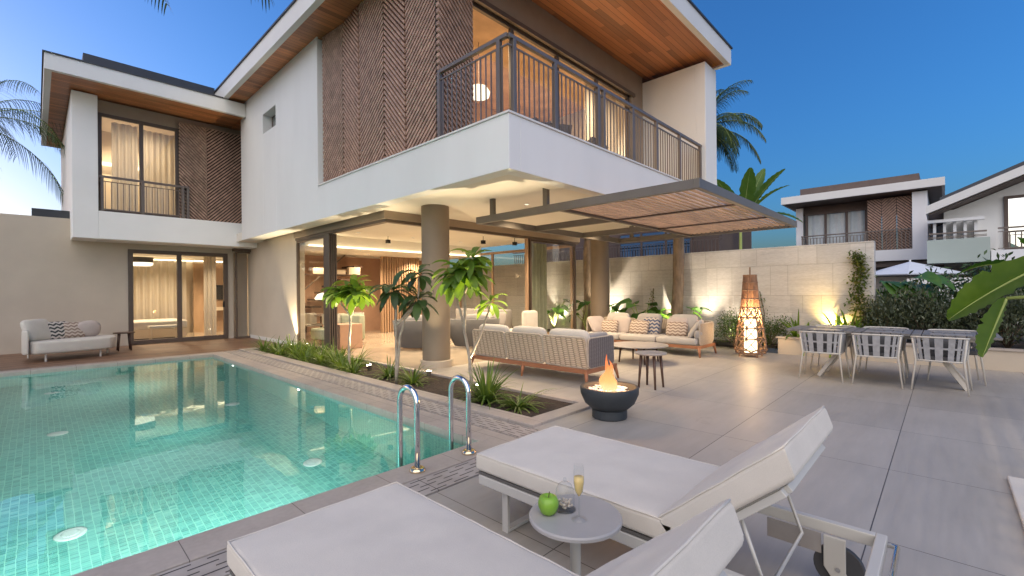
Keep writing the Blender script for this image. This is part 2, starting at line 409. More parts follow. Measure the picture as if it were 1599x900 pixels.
class MB:
    def __init__(s): s.v = []; s.f = []
    def add(s, vs, fs):
        b = len(s.v); s.v += [tuple(v) for v in vs]; s.f += [tuple(i + b for i in f) for f in fs]; return s
    def box(s, x0, x1, y0, y1, z0, z1):
        if x0 > x1: x0, x1 = x1, x0
        if y0 > y1: y0, y1 = y1, y0
        if z0 > z1: z0, z1 = z1, z0
        return s.add([(x, y, z) for z in (z0, z1) for y in (y0, y1) for x in (x0, x1)],
                     [(0, 2, 3, 1), (4, 5, 7, 6), (0, 1, 5, 4), (2, 6, 7, 3), (0, 4, 6, 2), (1, 3, 7, 5)])
    def rect(s, x0, x1, y0, y1, z):
        return s.add([(x0, y0, z), (x1, y0, z), (x1, y1, z), (x0, y1, z)], [(0, 1, 2, 3)])
    def bar(s, p, q, w, h=None, up=(0, 0, 1)):
        h = h or w; p, q = V(p), V(q); d = (q - p).normalized(); up = V(up)
        if abs(d.dot(up)) > .95: up = V((1, 0, 0))
        a = d.cross(up).normalized() * w / 2; b = a.cross(d).normalized() * h / 2
        vs = [c + i * a + j * b for c in (p, q) for i, j in ((-1, -1), (1, -1), (1, 1), (-1, 1))]
        return s.add(vs, [(3, 2, 1, 0), (4, 5, 6, 7), (0, 1, 5, 4), (1, 2, 6, 5), (2, 3, 7, 6), (3, 0, 4, 7)])
    def tube(s, pts, r, n=8, cap=True):
        pts = [V(p) for p in pts]; m = len(pts)
        rs = r if isinstance(r, (list, tuple)) else [r] * m
        vs = []; ref = None
        for i, p in enumerate(pts):
            d = (pts[min(i + 1, m - 1)] - pts[max(i - 1, 0)]).normalized()
            if ref is None:
                ref = V((0, 0, 1)) if abs(d.z) < .9 else V((1, 0, 0))
            a = (ref - d * ref.dot(d)).normalized(); ref = a; b = d.cross(a)
            for k in range(n):
                t = 2 * math.pi * k / n; vs.append(p + (a * math.cos(t) + b * math.sin(t)) * rs[i])
        fs = [(i * n + k, i * n + (k + 1) % n, (i + 1) * n + (k + 1) % n, (i + 1) * n + k) for i in range(m - 1) for k in range(n)]
        if cap: fs += [tuple(range(n))[::-1], tuple((m - 1) * n + k for k in range(n))]
        return s.add(vs, fs)
    def lathe(s, prof, c=(0, 0, 0), n=32, sx=1, sy=1, closed=True):
        m = len(prof)
        vs = [(c[0] + r * math.cos(2 * math.pi * k / n) * sx, c[1] + r * math.sin(2 * math.pi * k / n) * sy, c[2] + z) for r, z in prof for k in range(n)]
        fs = [(i * n + k, i * n + (k + 1) % n, (i + 1) * n + (k + 1) % n, (i + 1) * n + k) for i in range(m - 1) for k in range(n)]
        if closed: fs += [tuple(range(n))[::-1], tuple((m - 1) * n + k for k in range(n))]
        return s.add(vs, fs)
    def prism(s, poly, e):
        n = len(poly); e = V(e); a = [V(p) for p in poly]; vs = a + [p + e for p in a]
        return s.add(vs, [tuple(range(n))[::-1], tuple(range(n, 2 * n))] + [(i, (i + 1) % n, n + (i + 1) % n, n + i) for i in range(n)])
    def blob(s, c, size, ax=None, p=.55, n=14):
        """puffy cushion: superellipsoid, ax = 3x3 matrix of its axes"""
        ax = ax or Matrix.Identity(3); c = V(c); vs = []; fs = []
        sg = lambda x, e: math.copysign(abs(x) ** e, x)
        for i in range(n + 1):
            u = -math.pi / 2 + math.pi * i / n
            for k in range(2 * n):
                w = -math.pi + math.pi * k / n
                q = V((sg(math.cos(u), .75) * sg(math.cos(w), p) * size[0] / 2, sg(math.cos(u), .75) * sg(math.sin(w), p) * size[1] / 2, sg(math.sin(u), .8) * size[2] / 2))
                vs.append(c + ax @ q)
        for i in range(n):
            for k in range(2 * n):
                fs.append((i * 2 * n + k, i * 2 * n + (k + 1) % (2 * n), (i + 1) * 2 * n + (k + 1) % (2 * n), (i + 1) * 2 * n + k))
        return s.add(vs, fs)
    def build(s, name, m, parent=None, smooth=False, bevel=0, seg=2, loc=None, sub=0, fixn=False):
        base = wloc(parent) if parent else V((0, 0, 0))
        if parent is None:
            if loc is None:
                xs, ys, zs = zip(*s.v); loc = ((min(xs) + max(xs)) / 2, (min(ys) + max(ys)) / 2, min(zs))
            base = V(loc)
        me = bpy.data.meshes.new(name)
        me.from_pydata([tuple(V(v) - base) for v in s.v], [], s.f); me.materials.append(m); me.update()
        if fixn or bevel:
            bm = bmesh.new(); bm.from_mesh(me); bmesh.ops.recalc_face_normals(bm, faces=bm.faces); bm.to_mesh(me); bm.free()
        if smooth: me.polygons.foreach_set('use_smooth', [True] * len(me.polygons))
        o = bpy.data.objects.new(name, me); COL.objects.link(o)
        if parent: o.parent = parent
        else: o.location = base
        if bevel:
            b = o.modifiers.new('bevel', 'BEVEL'); b.width = bevel; b.segments = seg; b.limit_method = 'ANGLE'; b.angle_limit = R(40)
            if smooth: b.harden_normals = False
        if sub:
            b = o.modifiers.new('sub', 'SUBSURF'); b.levels = sub; b.render_levels = sub
        return o

def tag(o, label=None, cat=None, group=None, kind=None):
    if label: o['label'] = label
    if cat: o['category'] = cat
    if group: o['group'] = group
    if kind: o['kind'] = kind
    return o

def thing(name, label, cat, loc=(0, 0, 0), group=None):
    o = bpy.data.objects.new(name, None); COL.objects.link(o); o.location = loc; o.empty_display_size = .1
    return tag(o, label, cat, group)

def copy_tree(o, parent=None):
    c = o.copy(); COL.objects.link(c); c.parent = parent
    for ch in list(o.children): copy_tree(ch, c)
    return c

def dup(o, loc, rz=0, label=None, scale=None):
    c = copy_tree(o); c.location = loc; c.rotation_euler = (0, 0, rz)
    if label: c['label'] = label
    if scale: c.scale = (scale,) * 3
    return c

def light(kind, loc, energy, color, target=None, size=.3, size_y=None, angle=60, blend=.6, radius=.04, parent=None, name=None):
    d = bpy.data.lights.new(name or kind.lower() + '_light', kind); d.energy = energy; d.color = color
    if kind == 'AREA':
        d.shape = 'RECTANGLE' if size_y else 'SQUARE'; d.size = size
        if size_y: d.size_y = size_y
    elif kind == 'SPOT':
        d.spot_size = R(angle); d.spot_blend = blend; d.shadow_soft_size = radius
    elif kind == 'POINT': d.shadow_soft_size = radius
    o = bpy.data.objects.new(d.name, d); COL.objects.link(o); o.location = loc
    if target is not None:
        o.rotation_euler = (V(target) - V(loc)).to_track_quat('-Z', 'Y').to_euler()
    return o

WARM = (1, .77, .50); WARM2 = (1, .66, .34)

# ------------------------------------------------------------------ the setting
PX0, PX1, PY0, PY1, PD = -1.1, 2.86, 3.17, 12.42, -1.46
def struct(name, mb, m, **k): return tag(mb.build(name, m, **k), kind='structure')

g = MB(); g.rect(-400, 400, -400, 400, -1.6); struct('far_ground', g, M['ground'])
# terrace paving: sheets round the pool and planter
t = MB()
t.rect(-6, 2.6, -6, 2.58, 0); t.rect(2.6, 3.5, -6, 2.58, 0)
t.rect(3.5, 11.12, -6, 3.06, 0); t.rect(4.79, 13.5, 3.06, 8.0, 0)
t.rect(-6, -1.5, 2.58, 13.2, 0); t.rect(11.2, 13.5, 8.0, 17, 0)
struct('terrace', t, M['paving'])
e = MB(); e.box(-6.5, 13.5, -6.2, -6, -1.6, 0); e.box(-6.2, -6, -6, 17, -1.6, 0); struct('terrace_edge', e, M['greige'])
# coping, slotted drains
c = MB()
for (x0, x1, y0, y1) in ((-1.5, 3.16, 2.88, PY0), (PX1, 3.16, PY0, 12.78), (-1.5, PX1, PY1, 12.78), (-1.5, PX0, PY0, PY1)):
    c.box(x0, x1, y0, y1, -.16, .004)
struct('pool_coping', c, M['coping'], bevel=.004)
d = MB(); d.box(3.18, 3.48, 2.6, 12.78, -.1, .003); struct('slotted_drain', d, M['drain_y'])
d = MB(); d.box(-1.5, 3.16, 2.6, 2.86, -.1, .003); struct('slotted_drain', d, M['drain_x'])
d = MB(); d.rect(3.16, 3.5, 2.58, 12.8, -.02); d.rect(-1.5, 3.16, 2.58, 2.88, -.02); struct('drain_gap', d, M['rubber'])
# pool basin
b = MB()
x0, x1, y0, y1, z0, z1 = PX0, PX1, PY0, PY1, PD, -.16
b.add([(x0, y0, z0), (x1, y0, z0), (x1, y1, z0), (x0, y1, z0)], [(0, 1, 2, 3)])
b.add([(x0, y0, z0), (x1, y0, z0), (x1, y0, z1), (x0, y0, z1)], [(3, 2, 1, 0)])
b.add([(x0, y1, z0), (x1, y1, z0), (x1, y1, z1), (x0, y1, z1)], [(0, 1, 2, 3)])
b.add([(x0, y0, z0), (x0, y1, z0), (x0, y1, z1), (x0, y0, z1)], [(0, 1, 2, 3)])
b.add([(x1, y0, z0), (x1, y1, z0), (x1, y1, z1), (x1, y0, z1)], [(3, 2, 1, 0)])
struct('pool_basin', b, M['tile'])
b = MB(); b.rect(PX0, PX1, PY0, PY1, -.055); struct('pool_water', b, M['water'])
# wood deck in front of the low wing
b = MB(); b.box(-6, 4.75, 12.8, 16.42, -.06, .002); struct('wood_deck', b, M['deck'])
# planter with curb and soil
b = MB(); b.rect(3.7, 4.79, 3.2, 12.6, -.03); struct('planter_soil', b, M['soil'])
b = MB(); b.box(3.5, 3.72, 3.06, 12.78, -.1, .03); b.box(3.72, 4.79, 3.06, 3.27, -.1, .03); b.box(3.72, 4.79, 12.6, 12.78, -.1, .03)
b.box(4.70, 4.79, 3.27, 12.6, -.1, .006)
tag(b.build('planter_curb', M['coping'], bevel=.006), 'low pale stone curb around the long planting strip beside the pool', 'curb')
# bed behind the retaining wall
b = MB(); b.rect(11.2, 30, -12, 2.6, .30); b.rect(11.5, 12.0, 2.6, 12, .12); struct('garden_soil', b, M['soil'])

# ------------------------------------------------------------------ the villa
X, Y = 4.2, 4.03
villa = thing('villa', 'white two-storey villa with wooden chevron screens and corner balcony over the open living room', 'house', (X, Y, 0))
P = lambda mb, n, m, **k: mb.build(n, M[m], k.pop('parent', villa), **k)
# main upper walls
w = MB()
w.box(4.2, 4.5, 9.72, 12.16, 2.98, 6.88); w.box(4.2, 4.5, 13.1, 14.95, 2.98, 6.88)
w.box(4.2, 4.5, 12.16, 13.1, 2.98, 5.65); w.box(4.2, 4.5, 12.16, 13.1, 6.16, 6.88)
P(w, 'upper_wall', 'white', bevel=.008)
w = MB(); w.box(4.19, 4.22, 9.70, 14.95, 6.88, 6.905); P(w, 'wall_cap', 'white2')
w = MB(); w.box(4.43, 4.46, 12.16, 13.1, 5.65, 6.16); f = P(w, 'window', 'frame'); w = MB(); w.box(4.415, 4.43, 12.22, 12.95, 5.7, 6.1); P(w, 'pane', 'pane_dark', parent=f)
# parapet band
w = MB(); w.box(4.2, 4.42, 4.03, 9.72, 2.98, 3.70); w.box(4.42, 11.58, 4.03, 4.25, 2.98, 3.70); P(w, 'balcony_parapet', 'white', bevel=.008)
w = MB(); w.box(4.18, 4.44, 4.01, 9.72, 3.70, 3.725); w.box(4.44, 10.87, 4.01, 4.27, 3.70, 3.725); P(w, 'parapet_cap', 'white2')
# slab and soffit of the overhang
w = MB(); w.box(4.42, 11.58, 4.25, 7.95, 3.02, 3.25); w.box(4.42, 11.58, 7.95, 16.3, 3.08, 3.25); P(w, 'floor_slab', 'plaster')
w = MB(); w.box(4.42, 4.62, 4.25, 14.9, 2.985, 3.02); w.box(4.62, 11.58, 4.25, 4.45, 2.985, 3.02); P(w, 'soffit_rim', 'plaster')
w = MB(); w.box(10.87, 11.58, 4.25, 6.2, 3.25, 6.76); w.box(10.87, 11.58, 4.03, 4.25, 3.70, 6.76); P(w, 'end_wall', 'white', bevel=.008)
w = MB(); w.box(11.3, 11.58, 6.2, 16, 3.25, 6.84); w.box(4.5, 11.3, 15.8, 16, 3.25, 6.84); P(w, 'rear_wall', 'white')
# main roof
RX0, RX1, RY0, RY1 = 3.64, 11.72, 3.72, 16.6
w = MB()
w.box(RX0, RX1, RY0, RY0 + .12, 6.86, 7.25); w.box(RX0, RX0 + .12, RY0 + .12, 14.45, 6.86, 7.25); w.box(RX0, RX0 + .12, 14.45, RY1, 6.86, 7.25)
w.box(RX1 - .12, RX1, RY0 + .12, RY1, 6.86, 7.25); w.box(RX0 + .12, RX1 - .12, RY1 - .12, RY1, 6.86, 7.25)
roof = P(w, 'roof', 'white2')
w = MB(); w.box(RX0 + .12, RX1 - .12, RY0 + .12, RY1 - .12, 6.90, 7.2); P(w, 'soffit', 'soffit', parent=roof)
w = MB(); w.box(RX0 - .03, RX1 + .03, RY0 - .03, RY1, 7.25, 7.29); P(w, 'metal_cap', 'darkmetal', parent=roof)
# glazed wall of the balcony room
w = MB(); w.box(4.3, 10.87, 5.62, 5.82, 6.28, 6.90); w.box(10.3, 10.87, 5.62, 5.82, 3.25, 6.28); P(w, 'balcony_header', 'header')
w = MB(); w.box(4.6, 10.4, 5.57, 5.62, 6.24, 6.32); P(w, 'track', 'frame')
def glazed(name, axis, c, a0, a1, z0, z1, mulls, fw=.07, dep=.07, pane='pane', frame='frame', parent=villa):
    fr = MB()
    def bx(s0, s1, q0, q1, mb=fr, d0=c - dep / 2, d1=c + dep / 2):
        mb.box(*((s0, s1, d0, d1) if axis == 'x' else (d0, d1, s0, s1)), q0, q1)
    bx(a0, a0 + fw, z0, z1); bx(a1 - fw, a1, z0, z1); bx(a0 + fw, a1 - fw, z0, z0 + fw); bx(a0 + fw, a1 - fw, z1 - fw, z1)
    for m_ in mulls: bx(m_ - fw / 2, m_ + fw / 2, z0 + fw, z1 - fw)
    f = fr.build(name, M[frame], parent, bevel=.005)
    e = [a0 + fw] + sum(([m_ - fw / 2, m_ + fw / 2] for m_ in mulls), []) + [a1 - fw]
    for i in range(0, len(e), 2):
        p = MB()
        p.add([(e[i], c, z0 + fw), (e[i + 1], c, z0 + fw), (e[i + 1], c, z1 - fw), (e[i], c, z1 - fw)] if axis == 'x' else
              [(c, e[i], z0 + fw), (c, e[i + 1], z0 + fw), (c, e[i + 1], z1 - fw), (c, e[i], z1 - fw)], [(0, 1, 2, 3)])
        p.build('pane', M[pane], f)
    return f
glazed('balcony_window', 'x', 5.72, 5.0, 10.3, 3.27, 6.28, [6.05, 7.4, 8.85], fw=.08)
# balcony room behind the glass
w = MB(); w.box(4.5, 11.3, 10.4, 10.5, 3.25, 6.8); P(w, 'room_wall', 'cream')
w = MB(); w.box(6.5, 10.87, 9.3, 9.4, 3.25, 6.6); P(w, 'wood_wall', 'oak')
w = MB(); w.box(4.5, 10.87, 5.85, 10.4, 6.6, 6.7); P(w, 'room_ceiling', 'wood')
w = MB(); w.box(4.42, 10.87, 4.3, 10.4, 3.25, 3.262); P(w, 'balcony_floor', 'floor')
w = MB()
for k in range(46):
    a = 8.9 + 1.35 * k / 45; w.add([(a, 6.05 + .035 * math.sin(k * 1.4), 3.27), (a, 6.05 + .035 * math.sin(k * 1.4), 6.3)], [])
w.f = [(2 * k, 2 * k + 2, 2 * k + 3, 2 * k + 1) for k in range(45)]
P(w, 'curtain', 'curtain', smooth=True)
for q_ in ((5.8, 7.2), (7.6, 7.2), (9.2, 7.2)): light('SPOT', (*q_, 6.55), 330, WARM, (*q_, 0), angle=150, blend=.8, radius=.04)
# chevron slat screens
def slats(mb, o, u, n, W, H, d, pitch=.098, wd=.037, dep=.07):
    """diagonal slats clipped to a W x H panel; u = width axis, n = outward axis, d = +1 rising, -1 falling"""
    o, u, n = V(o), V(u), V(n); z = V((0, 0, 1)); k0 = -W if d > 0 else 0
    c = -W - pitch
    while c < H + W:
        # band: t = d*s + c .. + wd*1.414
        hh = wd * 1.414
        base = c if d > 0 else c + W
        poly = [(0, base), (W, base + d * W), (W, base + d * W + hh), (0, base + hh)]
        def clip(pl, f):
            out = []
            for i in range(len(pl)):
                a, b = pl[i], pl[(i + 1) % len(pl)]; fa, fb = f(a), f(b)
                if fa >= 0: out.append(a)
                if fa * fb < 0:
                    t_ = fa / (fa - fb); out.append((a[0] + (b[0] - a[0]) * t_, a[1] + (b[1] - a[1]) * t_))
            return out
        poly = clip(poly, lambda p: p[1]); poly = clip(poly, lambda p: H - p[1]) if poly else poly
        if len(poly) >= 3: mb.prism([o + u * p[0] + z * p[1] for p in poly], n * dep)
        c += pitch
def screen(o, u, n, W, H, d, parent=villa, back=True, **k):
    mb = MB(); slats(mb, o, u, n, W, H, d, **k)
    s = mb.build('slat_screen', M['slat'], parent, fixn=True)
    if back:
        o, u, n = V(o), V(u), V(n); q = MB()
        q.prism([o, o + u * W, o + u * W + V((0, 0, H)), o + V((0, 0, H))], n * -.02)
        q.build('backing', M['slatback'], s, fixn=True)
    return s
ys = [9.62, 8.80, 8.02, 7.24, 6.46, 5.68]
for i in range(5):
    fo = .085 if i % 2 == 0 else -.085                                  # the leaves stand slightly folded, like a concertina
    screen((4.34 if i % 2 == 0 else 4.405, ys[i], 3.70), V((fo, -1, 0)).normalized(), V((-1, -fo, 0)).normalized(), ys[i] - ys[i + 1] - .03, 3.18, 1 if i % 2 == 0 else -1)
screen((4.30, 5.66, 3.27), (1, 0, 0), (0, -1, 0), .70, 3.45, -1)
w = MB(); w.box(4.44, 4.56, 5.68, 9.72, 3.25, 6.9); P(w, 'screen_wall', 'header')
# balcony railing
def railing(path, z0, z1, parent, name='balcony_railing', sp=.115, posts=(), tr=.045, bal=.016, material='rail'):
    """path: list of 2d points; top rail, lower rails, balusters, posts"""
    root = MB()
    for a, b_ in zip(path, path[1:]): root.bar((*a, z1), (*b_, z1), .06, .055)
    r = root.build(name, M[material], parent, bevel=.004)
    lo = MB(); ba = MB()
    for a, b_ in zip(path, path[1:]):
        a, b_ = V((*a, 0)), V((*b_, 0)); ln = (b_ - a).length; d_ = (b_ - a) / ln
        for zz in (z0 + .06, z1 - .12): lo.bar(a + V((0, 0, zz)), b_ + V((0, 0, zz)), .022, .022)
        n = int(ln / sp)
        for i in range(1, n):
            q = a + d_ * ln * i / n; ba.bar(q + V((0, 0, z0 + .06)), q + V((0, 0, z1 - .12)), bal, bal, up=(1, 0, 0))
    lo.build('bottom_rail', M[material], r); ba.build('balusters', M[material], r)
    for (x_, y_) in posts:
        p = MB(); p.box(x_ - .03, x_ + .03, y_ - .03, y_ + .03, z0, z1 - .02); p.build('post', M[material], r, bevel=.003)
    return r
railing([(4.31, 5.62), (4.31, 4.14), (10.86, 4.14)], 3.72, 4.78, villa, posts=[(4.31, 5.6), (4.31, 4.3), (4.42, 4.14), (5.30, 4.14), (6.45, 4.14), (6.62, 4.14), (7.6, 4.14), (8.55, 4.14), (9.65, 4.14), (10.8, 4.14)], sp=.105)
# ---- wing (left)
w = MB()
w.box(.64, 1.12, 15.5, 22, 2.84, 6.47); w.box(1.12, 4.9, 15.5, 15.8, 2.84, 3.55); P(w, 'wing_wall', 'white_wing_lit', bevel=.01)
w = MB(); w.box(1.12, 4.9, 15.8, 22, 2.84, 3.2); P(w, 'wing_slab', 'white')
w = MB(); w.box(1.12, 4.9, 15.82, 15.95, 6.14, 6.47); w.box(2.86, 4.9, 15.84, 15.98, 3.55, 6.14); P(w, 'wing_header', 'header')
w = MB(); w.box(.17, 3.63, 14.45, 14.57, 6.47, 6.83); w.box(.17, .29, 14.57, 22, 6.47, 6.83); w.box(.29, 3.63, 21.9, 22, 6.47, 6.83); w.box(3.63, 4.19, 14.45, 14.57, 6.47, 6.83)
wr = P(w, 'wing_roof', 'white2')
w = MB(); w.box(.29, 4.19, 14.57, 21.9, 6.5, 6.8); w.box(4.19, 4.9, 14.97, 21.9, 6.48, 6.8); P(w, 'soffit', 'soffit', parent=wr)
w = MB(); w.box(.14, 3.63, 14.42, 22, 6.83, 6.86); P(w, 'metal_cap', 'darkmetal', parent=wr)
w = MB(); w.box(.85, 3.63, 15.3, 21, 6.86, 7.38); P(w, 'roof_upstand', 'darkmetal', parent=wr)
glazed('wing_window', 'x', 15.84, 1.13, 2.86, 3.56, 6.14, [2.02], fw=.09)
screen((2.84, 15.72, 3.57), (1, 0, 0), (0, -1, 0), .66, 2.72, -1); screen((3.51, 15.72, 3.57), (1, 0, 0), (0, -1, 0), 1.1, 2.72, 1)
railing([(1.14, 15.6), (3.05, 15.6)], 3.56, 4.45, villa, 'window_railing', posts=[(1.2, 15.6), (2.02, 15.6), (2.9, 15.6), (3.02, 15.6)])
def curtain(x0_, x1_, y_, z0_, z1_, m, amp=.05, per=.14, name='curtain', axis='x', parent=villa):
    n = max(8, int((x1_ - x0_) / per * 8)); q = MB()
    for k in range(n + 1):
        a = x0_ + (x1_ - x0_) * k / n; o_ = amp * math.sin(2 * math.pi * (a - x0_) / per + .6 * math.sin(a * 5)) + .3 * amp * math.sin(a * 17)
        p = (a, y_ + o_) if axis == 'x' else (y_ + o_, a)
        q.v += [(*p, z0_), (*p, z1_)]
    q.f = [(2 * k, 2 * k + 2, 2 * k + 3, 2 * k + 1) for k in range(n)]
    return q.build(name, M[m], parent, smooth=True)
curtain(1.45, 2.0, 16.3, 3.3, 6.1, 'curtain'); curtain(2.05, 2.9, 16.5, 3.3, 6.1, 'curtain')
w = MB(); w.box(1.12, 4.3, 18.5, 18.6, 3.2, 6.4); w.box(4.2, 4.3, 15.98, 18.5, 3.2, 6.4); w.box(1.12, 4.3, 15.95, 18.6, 6.4, 6.46); P(w, 'wing_room_wall', 'cream')
light('SPOT', (2.1, 17.5, 6.36), 110, WARM, (2.1, 17.5, 0), angle=150, blend=.8, radius=.04)
w = MB(); w.box(1.2, 4.15, 18.3, 18.42, 5.35, 5.42); P(w, 'cove_strip', 'cove')
# ---- ground floor: wing
w = MB(); w.box(-6, 1.78, 16.42, 16.7, 0, 3.05); w.box(4.2, 4.36, 16.42, 16.7, 0, 2.84); w.box(1.78, 4.2, 16.42, 16.7, 2.68, 2.84); w.box(1.78, 4.36, 16.5, 16.7, 2.84, 3.0)
P(w, 'garden_front_wall', 'greige')
w = MB(); w.box(-6, .64, 16.42, 16.7, 3.05, 3.40); w.box(-6, 1.78, 16.40, 16.42, 0, .1); w.box(4.2, 4.36, 16.40, 16.42, 0, .1); P(w, 'wall_upper_course', 'greige')
w = MB(); w.box(-.05, .64, 16.6, 17.6, 3.40, 3.62); P(w, 'wall_top_box', 'darkmetal')
glazed('sliding_door', 'x', 16.44, 1.78, 4.2, .02, 2.68, [2.95], fw=.11, dep=.12)
w = MB(); w.box(4.05, 4.10, 16.36, 16.38, 1.0, 1.18); P(w, 'door_handle', 'tv')
glazed('corner_door', 'x', 16.2, 4.36, 4.85, .0, 2.75, [], fw=.05)
w = MB(); w.box(4.3, 4.85, 16.1, 16.3, 2.75, 2.98); P(w, 'corner_header', 'frame')
w = MB(); w.box(4.36, 4.9, 16.9, 17, 0, 3.0); P(w, 'corner_wall', 'greige')
w = MB(); w.box(4.21, 4.9, 14.95, 15.5, 2.985, 3.22); P(w, 'corner_soffit', 'plaster')
# wing ground room
w = MB(); w.box(.6, 5.6, 20.2, 20.3, 0, 2.8); w.box(.5, .6, 16.7, 20.3, 0, 2.8); w.box(5.5, 5.6, 16.7, 20.3, 0, 2.8); P(w, 'bedroom_wall', 'cream')
w = MB(); w.box(.5, 5.6, 16.7, 20.3, 2.74, 2.84); P(w, 'bedroom_ceiling', 'plaster')
w = MB(); w.box(.5, 5.6, 16.7, 20.3, -.05, .01); P(w, 'bedroom_floor', 'floor')
w = MB(); w.box(4.0, 5.5, 19.9, 20.0, 0, 2.55); P(w, 'bedroom_panel', 'wood')
w = MB(); w.box(1.0, 4.0, 20.0, 20.1, 2.6, 2.66); w.box(4.0, 5.5, 19.8, 19.88, 2.6, 2.66); P(w, 'cove_strip', 'cove')
curtain(1.0, 3.75, 19.8, .05, 2.6, 'curtain', .06, .2); curtain(3.75, 4.1, 17.3, .05, 2.66, 'curtain', .05, .12)
ROOMSPOTS = [((1.8, 18.2), 2.73, 105), ((3.0, 18.6), 2.73, 105), ((4.4, 18.2), 2.73, 80)]
# ---- ground floor: living room
w = MB(); w.box(4.78, 5.0, 12.45, 16.42, 0, 3.02); P(w, 'side_wall', 'greige')
w = MB(); w.box(4.76, 4.78, 12.45, 16.2, 0, .1); P(w, 'skirting', 'white2')
w = MB(); w.box(4.72, 4.92, 7.92, 12.45, 2.86, 3.02); w.box(4.92, 11.3, 7.92, 8.12, 2.86, 3.02); P(w, 'glass_header', 'header')
w = MB(); w.box(4.76, 4.88, 7.96, 12.45, 2.80, 2.86); w.box(4.88, 11.3, 7.96, 8.08, 2.80, 2.86); P(w, 'door_track', 'frame')
glazed('fixed_window', 'y', 4.82, 10.75, 12.45, .02, 2.80, [], fw=.06)
w = MB()
for k in range(4): w.box(4.76 + k * .045, 4.79 + k * .045, 10.45 - .02 * k, 10.72, .02, 2.80)
P(w, 'stacked_door', 'frame', bevel=.004)
w = MB()
for k in range(3): w.box(8.92 + .07 * k, 8.97 + .07 * k, 7.95 + .05 * k, 8.02 + .05 * k, .02, 2.80)
P(w, 'stacked_door', 'wood', bevel=.004)
glazed('fixed_window', 'x', 8.05, 9.14, 11.22, .02, 2.80, [], fw=.06)
glazed('side_window', 'y', 11.2, 8.12, 15.2, .02, 2.80, [9.9, 11.6, 13.4], fw=.08, frame='wood')
w = MB(); w.box(4.8, 11.25, 6.75, 16.3, -.05, .004); P(w, 'living_floor', 'floor')
w = MB(); w.box(4.92, 11.2, 8.12, 12.2, 3.0, 3.07); w.box(4.92, 11.2, 12.2, 12.3, 2.68, 3.0); w.box(4.92, 11.2, 12.3, 15.5, 2.68, 2.72); P(w, 'living_ceiling', 'plaster')
w = MB(); w.box(5.0, 11.1, 12.12, 12.19, 2.66, 2.70); P(w, 'cove_strip', 'cove')
w = MB(); w.box(5.0, 11.2, 15.4, 15.5, 0, 2.68); P(w, 'back_wall', 'terracotta')
w = MB()
for k in range(16): w.box(8.35 + k * .1, 8.40 + k * .1, 14.2, 14.32, 0.01, 2.67)
P(w, 'slat_partition', 'wood')
curtain(9.6, 10.35, 8.5, .03, 2.78, 'greencurtain', .06, .16)
def added_downlights(pts, z_, e_, ang=140):  # recessed discs added to house the ceiling fill spots
    for (x_, y_) in pts:
        q = MB(); q.lathe([(.055, -.012), (.055, .0), (.04, .0)], (x_, y_, z_), 16, closed=False); f_ = P(q, 'downlight', 'white2')
        q = MB(); q.lathe([(.038, -.008), (.03, -.006)], (x_, y_, z_), 12); P(q, 'lens', 'lampglow', parent=f_)
        light('SPOT', (x_, y_, z_ - .03), e_, WARM, (x_, y_, 0), angle=ang, blend=.8, radius=.05)
for (q_, z_, e_) in ROOMSPOTS: added_downlights([q_], z_, e_)
added_downlights([(5.9, 9.0), (7.6, 9.0), (9.4, 9.0), (5.9, 11.2), (7.6, 11.2), (9.4, 11.2)], 3.0, 115)
added_downlights([(5.8, 13.8), (7.6, 13.8), (9.6, 13.8)], 2.68, 110)
added_downlights([(6.3, 5.6), (7.6, 5.2), (9.1, 5.6), (6.9, 7.2), (9.0, 7.0)], 3.02, 84, 125)  # added under the overhang as warm fill for terrace and sofas
# columns
for (cx_, cy_) in ((5.24, 6.98), (10.94, 7.0)):
    w = MB(); w.lathe([(.262, .13), (.262, 3.02)], (cx_, cy_, 0), 40, closed=False); cc = P(w, 'column', 'column', smooth=True)
    w = MB(); w.lathe([(.30, .0), (.30, .125), (.285, .135), (.255, .135)], (cx_, cy_, 0), 40); P(w, 'base_ring', 'colbase', parent=cc)

from mathutils import noise as mnoise

# ------------------------------------------------------------------ pergola hung from the house
pg = thing('pergola', 'flat bronze metal pergola with wood slat front section hung below the balcony', 'pergola', (7.9, 4.0, 2.6))
x0, x1, y0, y1, zb, zt = 5.48, 10.45, 2.11, 6.1, 2.62, 2.74
w = MB(); w.box(x0, x1, y0, y0 + .07, zb, zt); w.box(x0, x1, y1 - .07, y1, zb, zt); w.box(x0, x0 + .07, y0 + .07, y1 - .07, zb, zt); w.box(x1 - .07, x1, y0 + .07, y1 - .07, zb, zt)
w.box(x0 + .07, x1 - .07, 4.2, 4.27, zb, zt)
for xx in (7.1, 8.75): w.box(xx - .035, xx + .035, 4.27, y1 - .07, zb + .004, zt)
w.build('frame', M['pergola'], pg, bevel=.004)
w = MB()
k = y0 + .1
while k < 4.19: w.box(x0 + .08, x1 - .08, k, k + .042, zb + .045, zb + .07); k += .098
w.build('slats', M['pslat'], pg)
for xx in (7.1, 8.75):
    w = MB(); w.box(xx - .03, xx + .03, y0 + .07, 4.2, zb + .012, zb + .034); w.build('crossbar', M['dkwood'], pg)
for (xx, yy) in ((5.52, 5.7), (5.52, 4.5), (10.38, 5.7), (10.38, 4.5)):
    w = MB(); w.box(xx - .03, xx + .03, yy - .045, yy + .045, zt, 3.02); w.build('hanger', M['pergola'], pg)

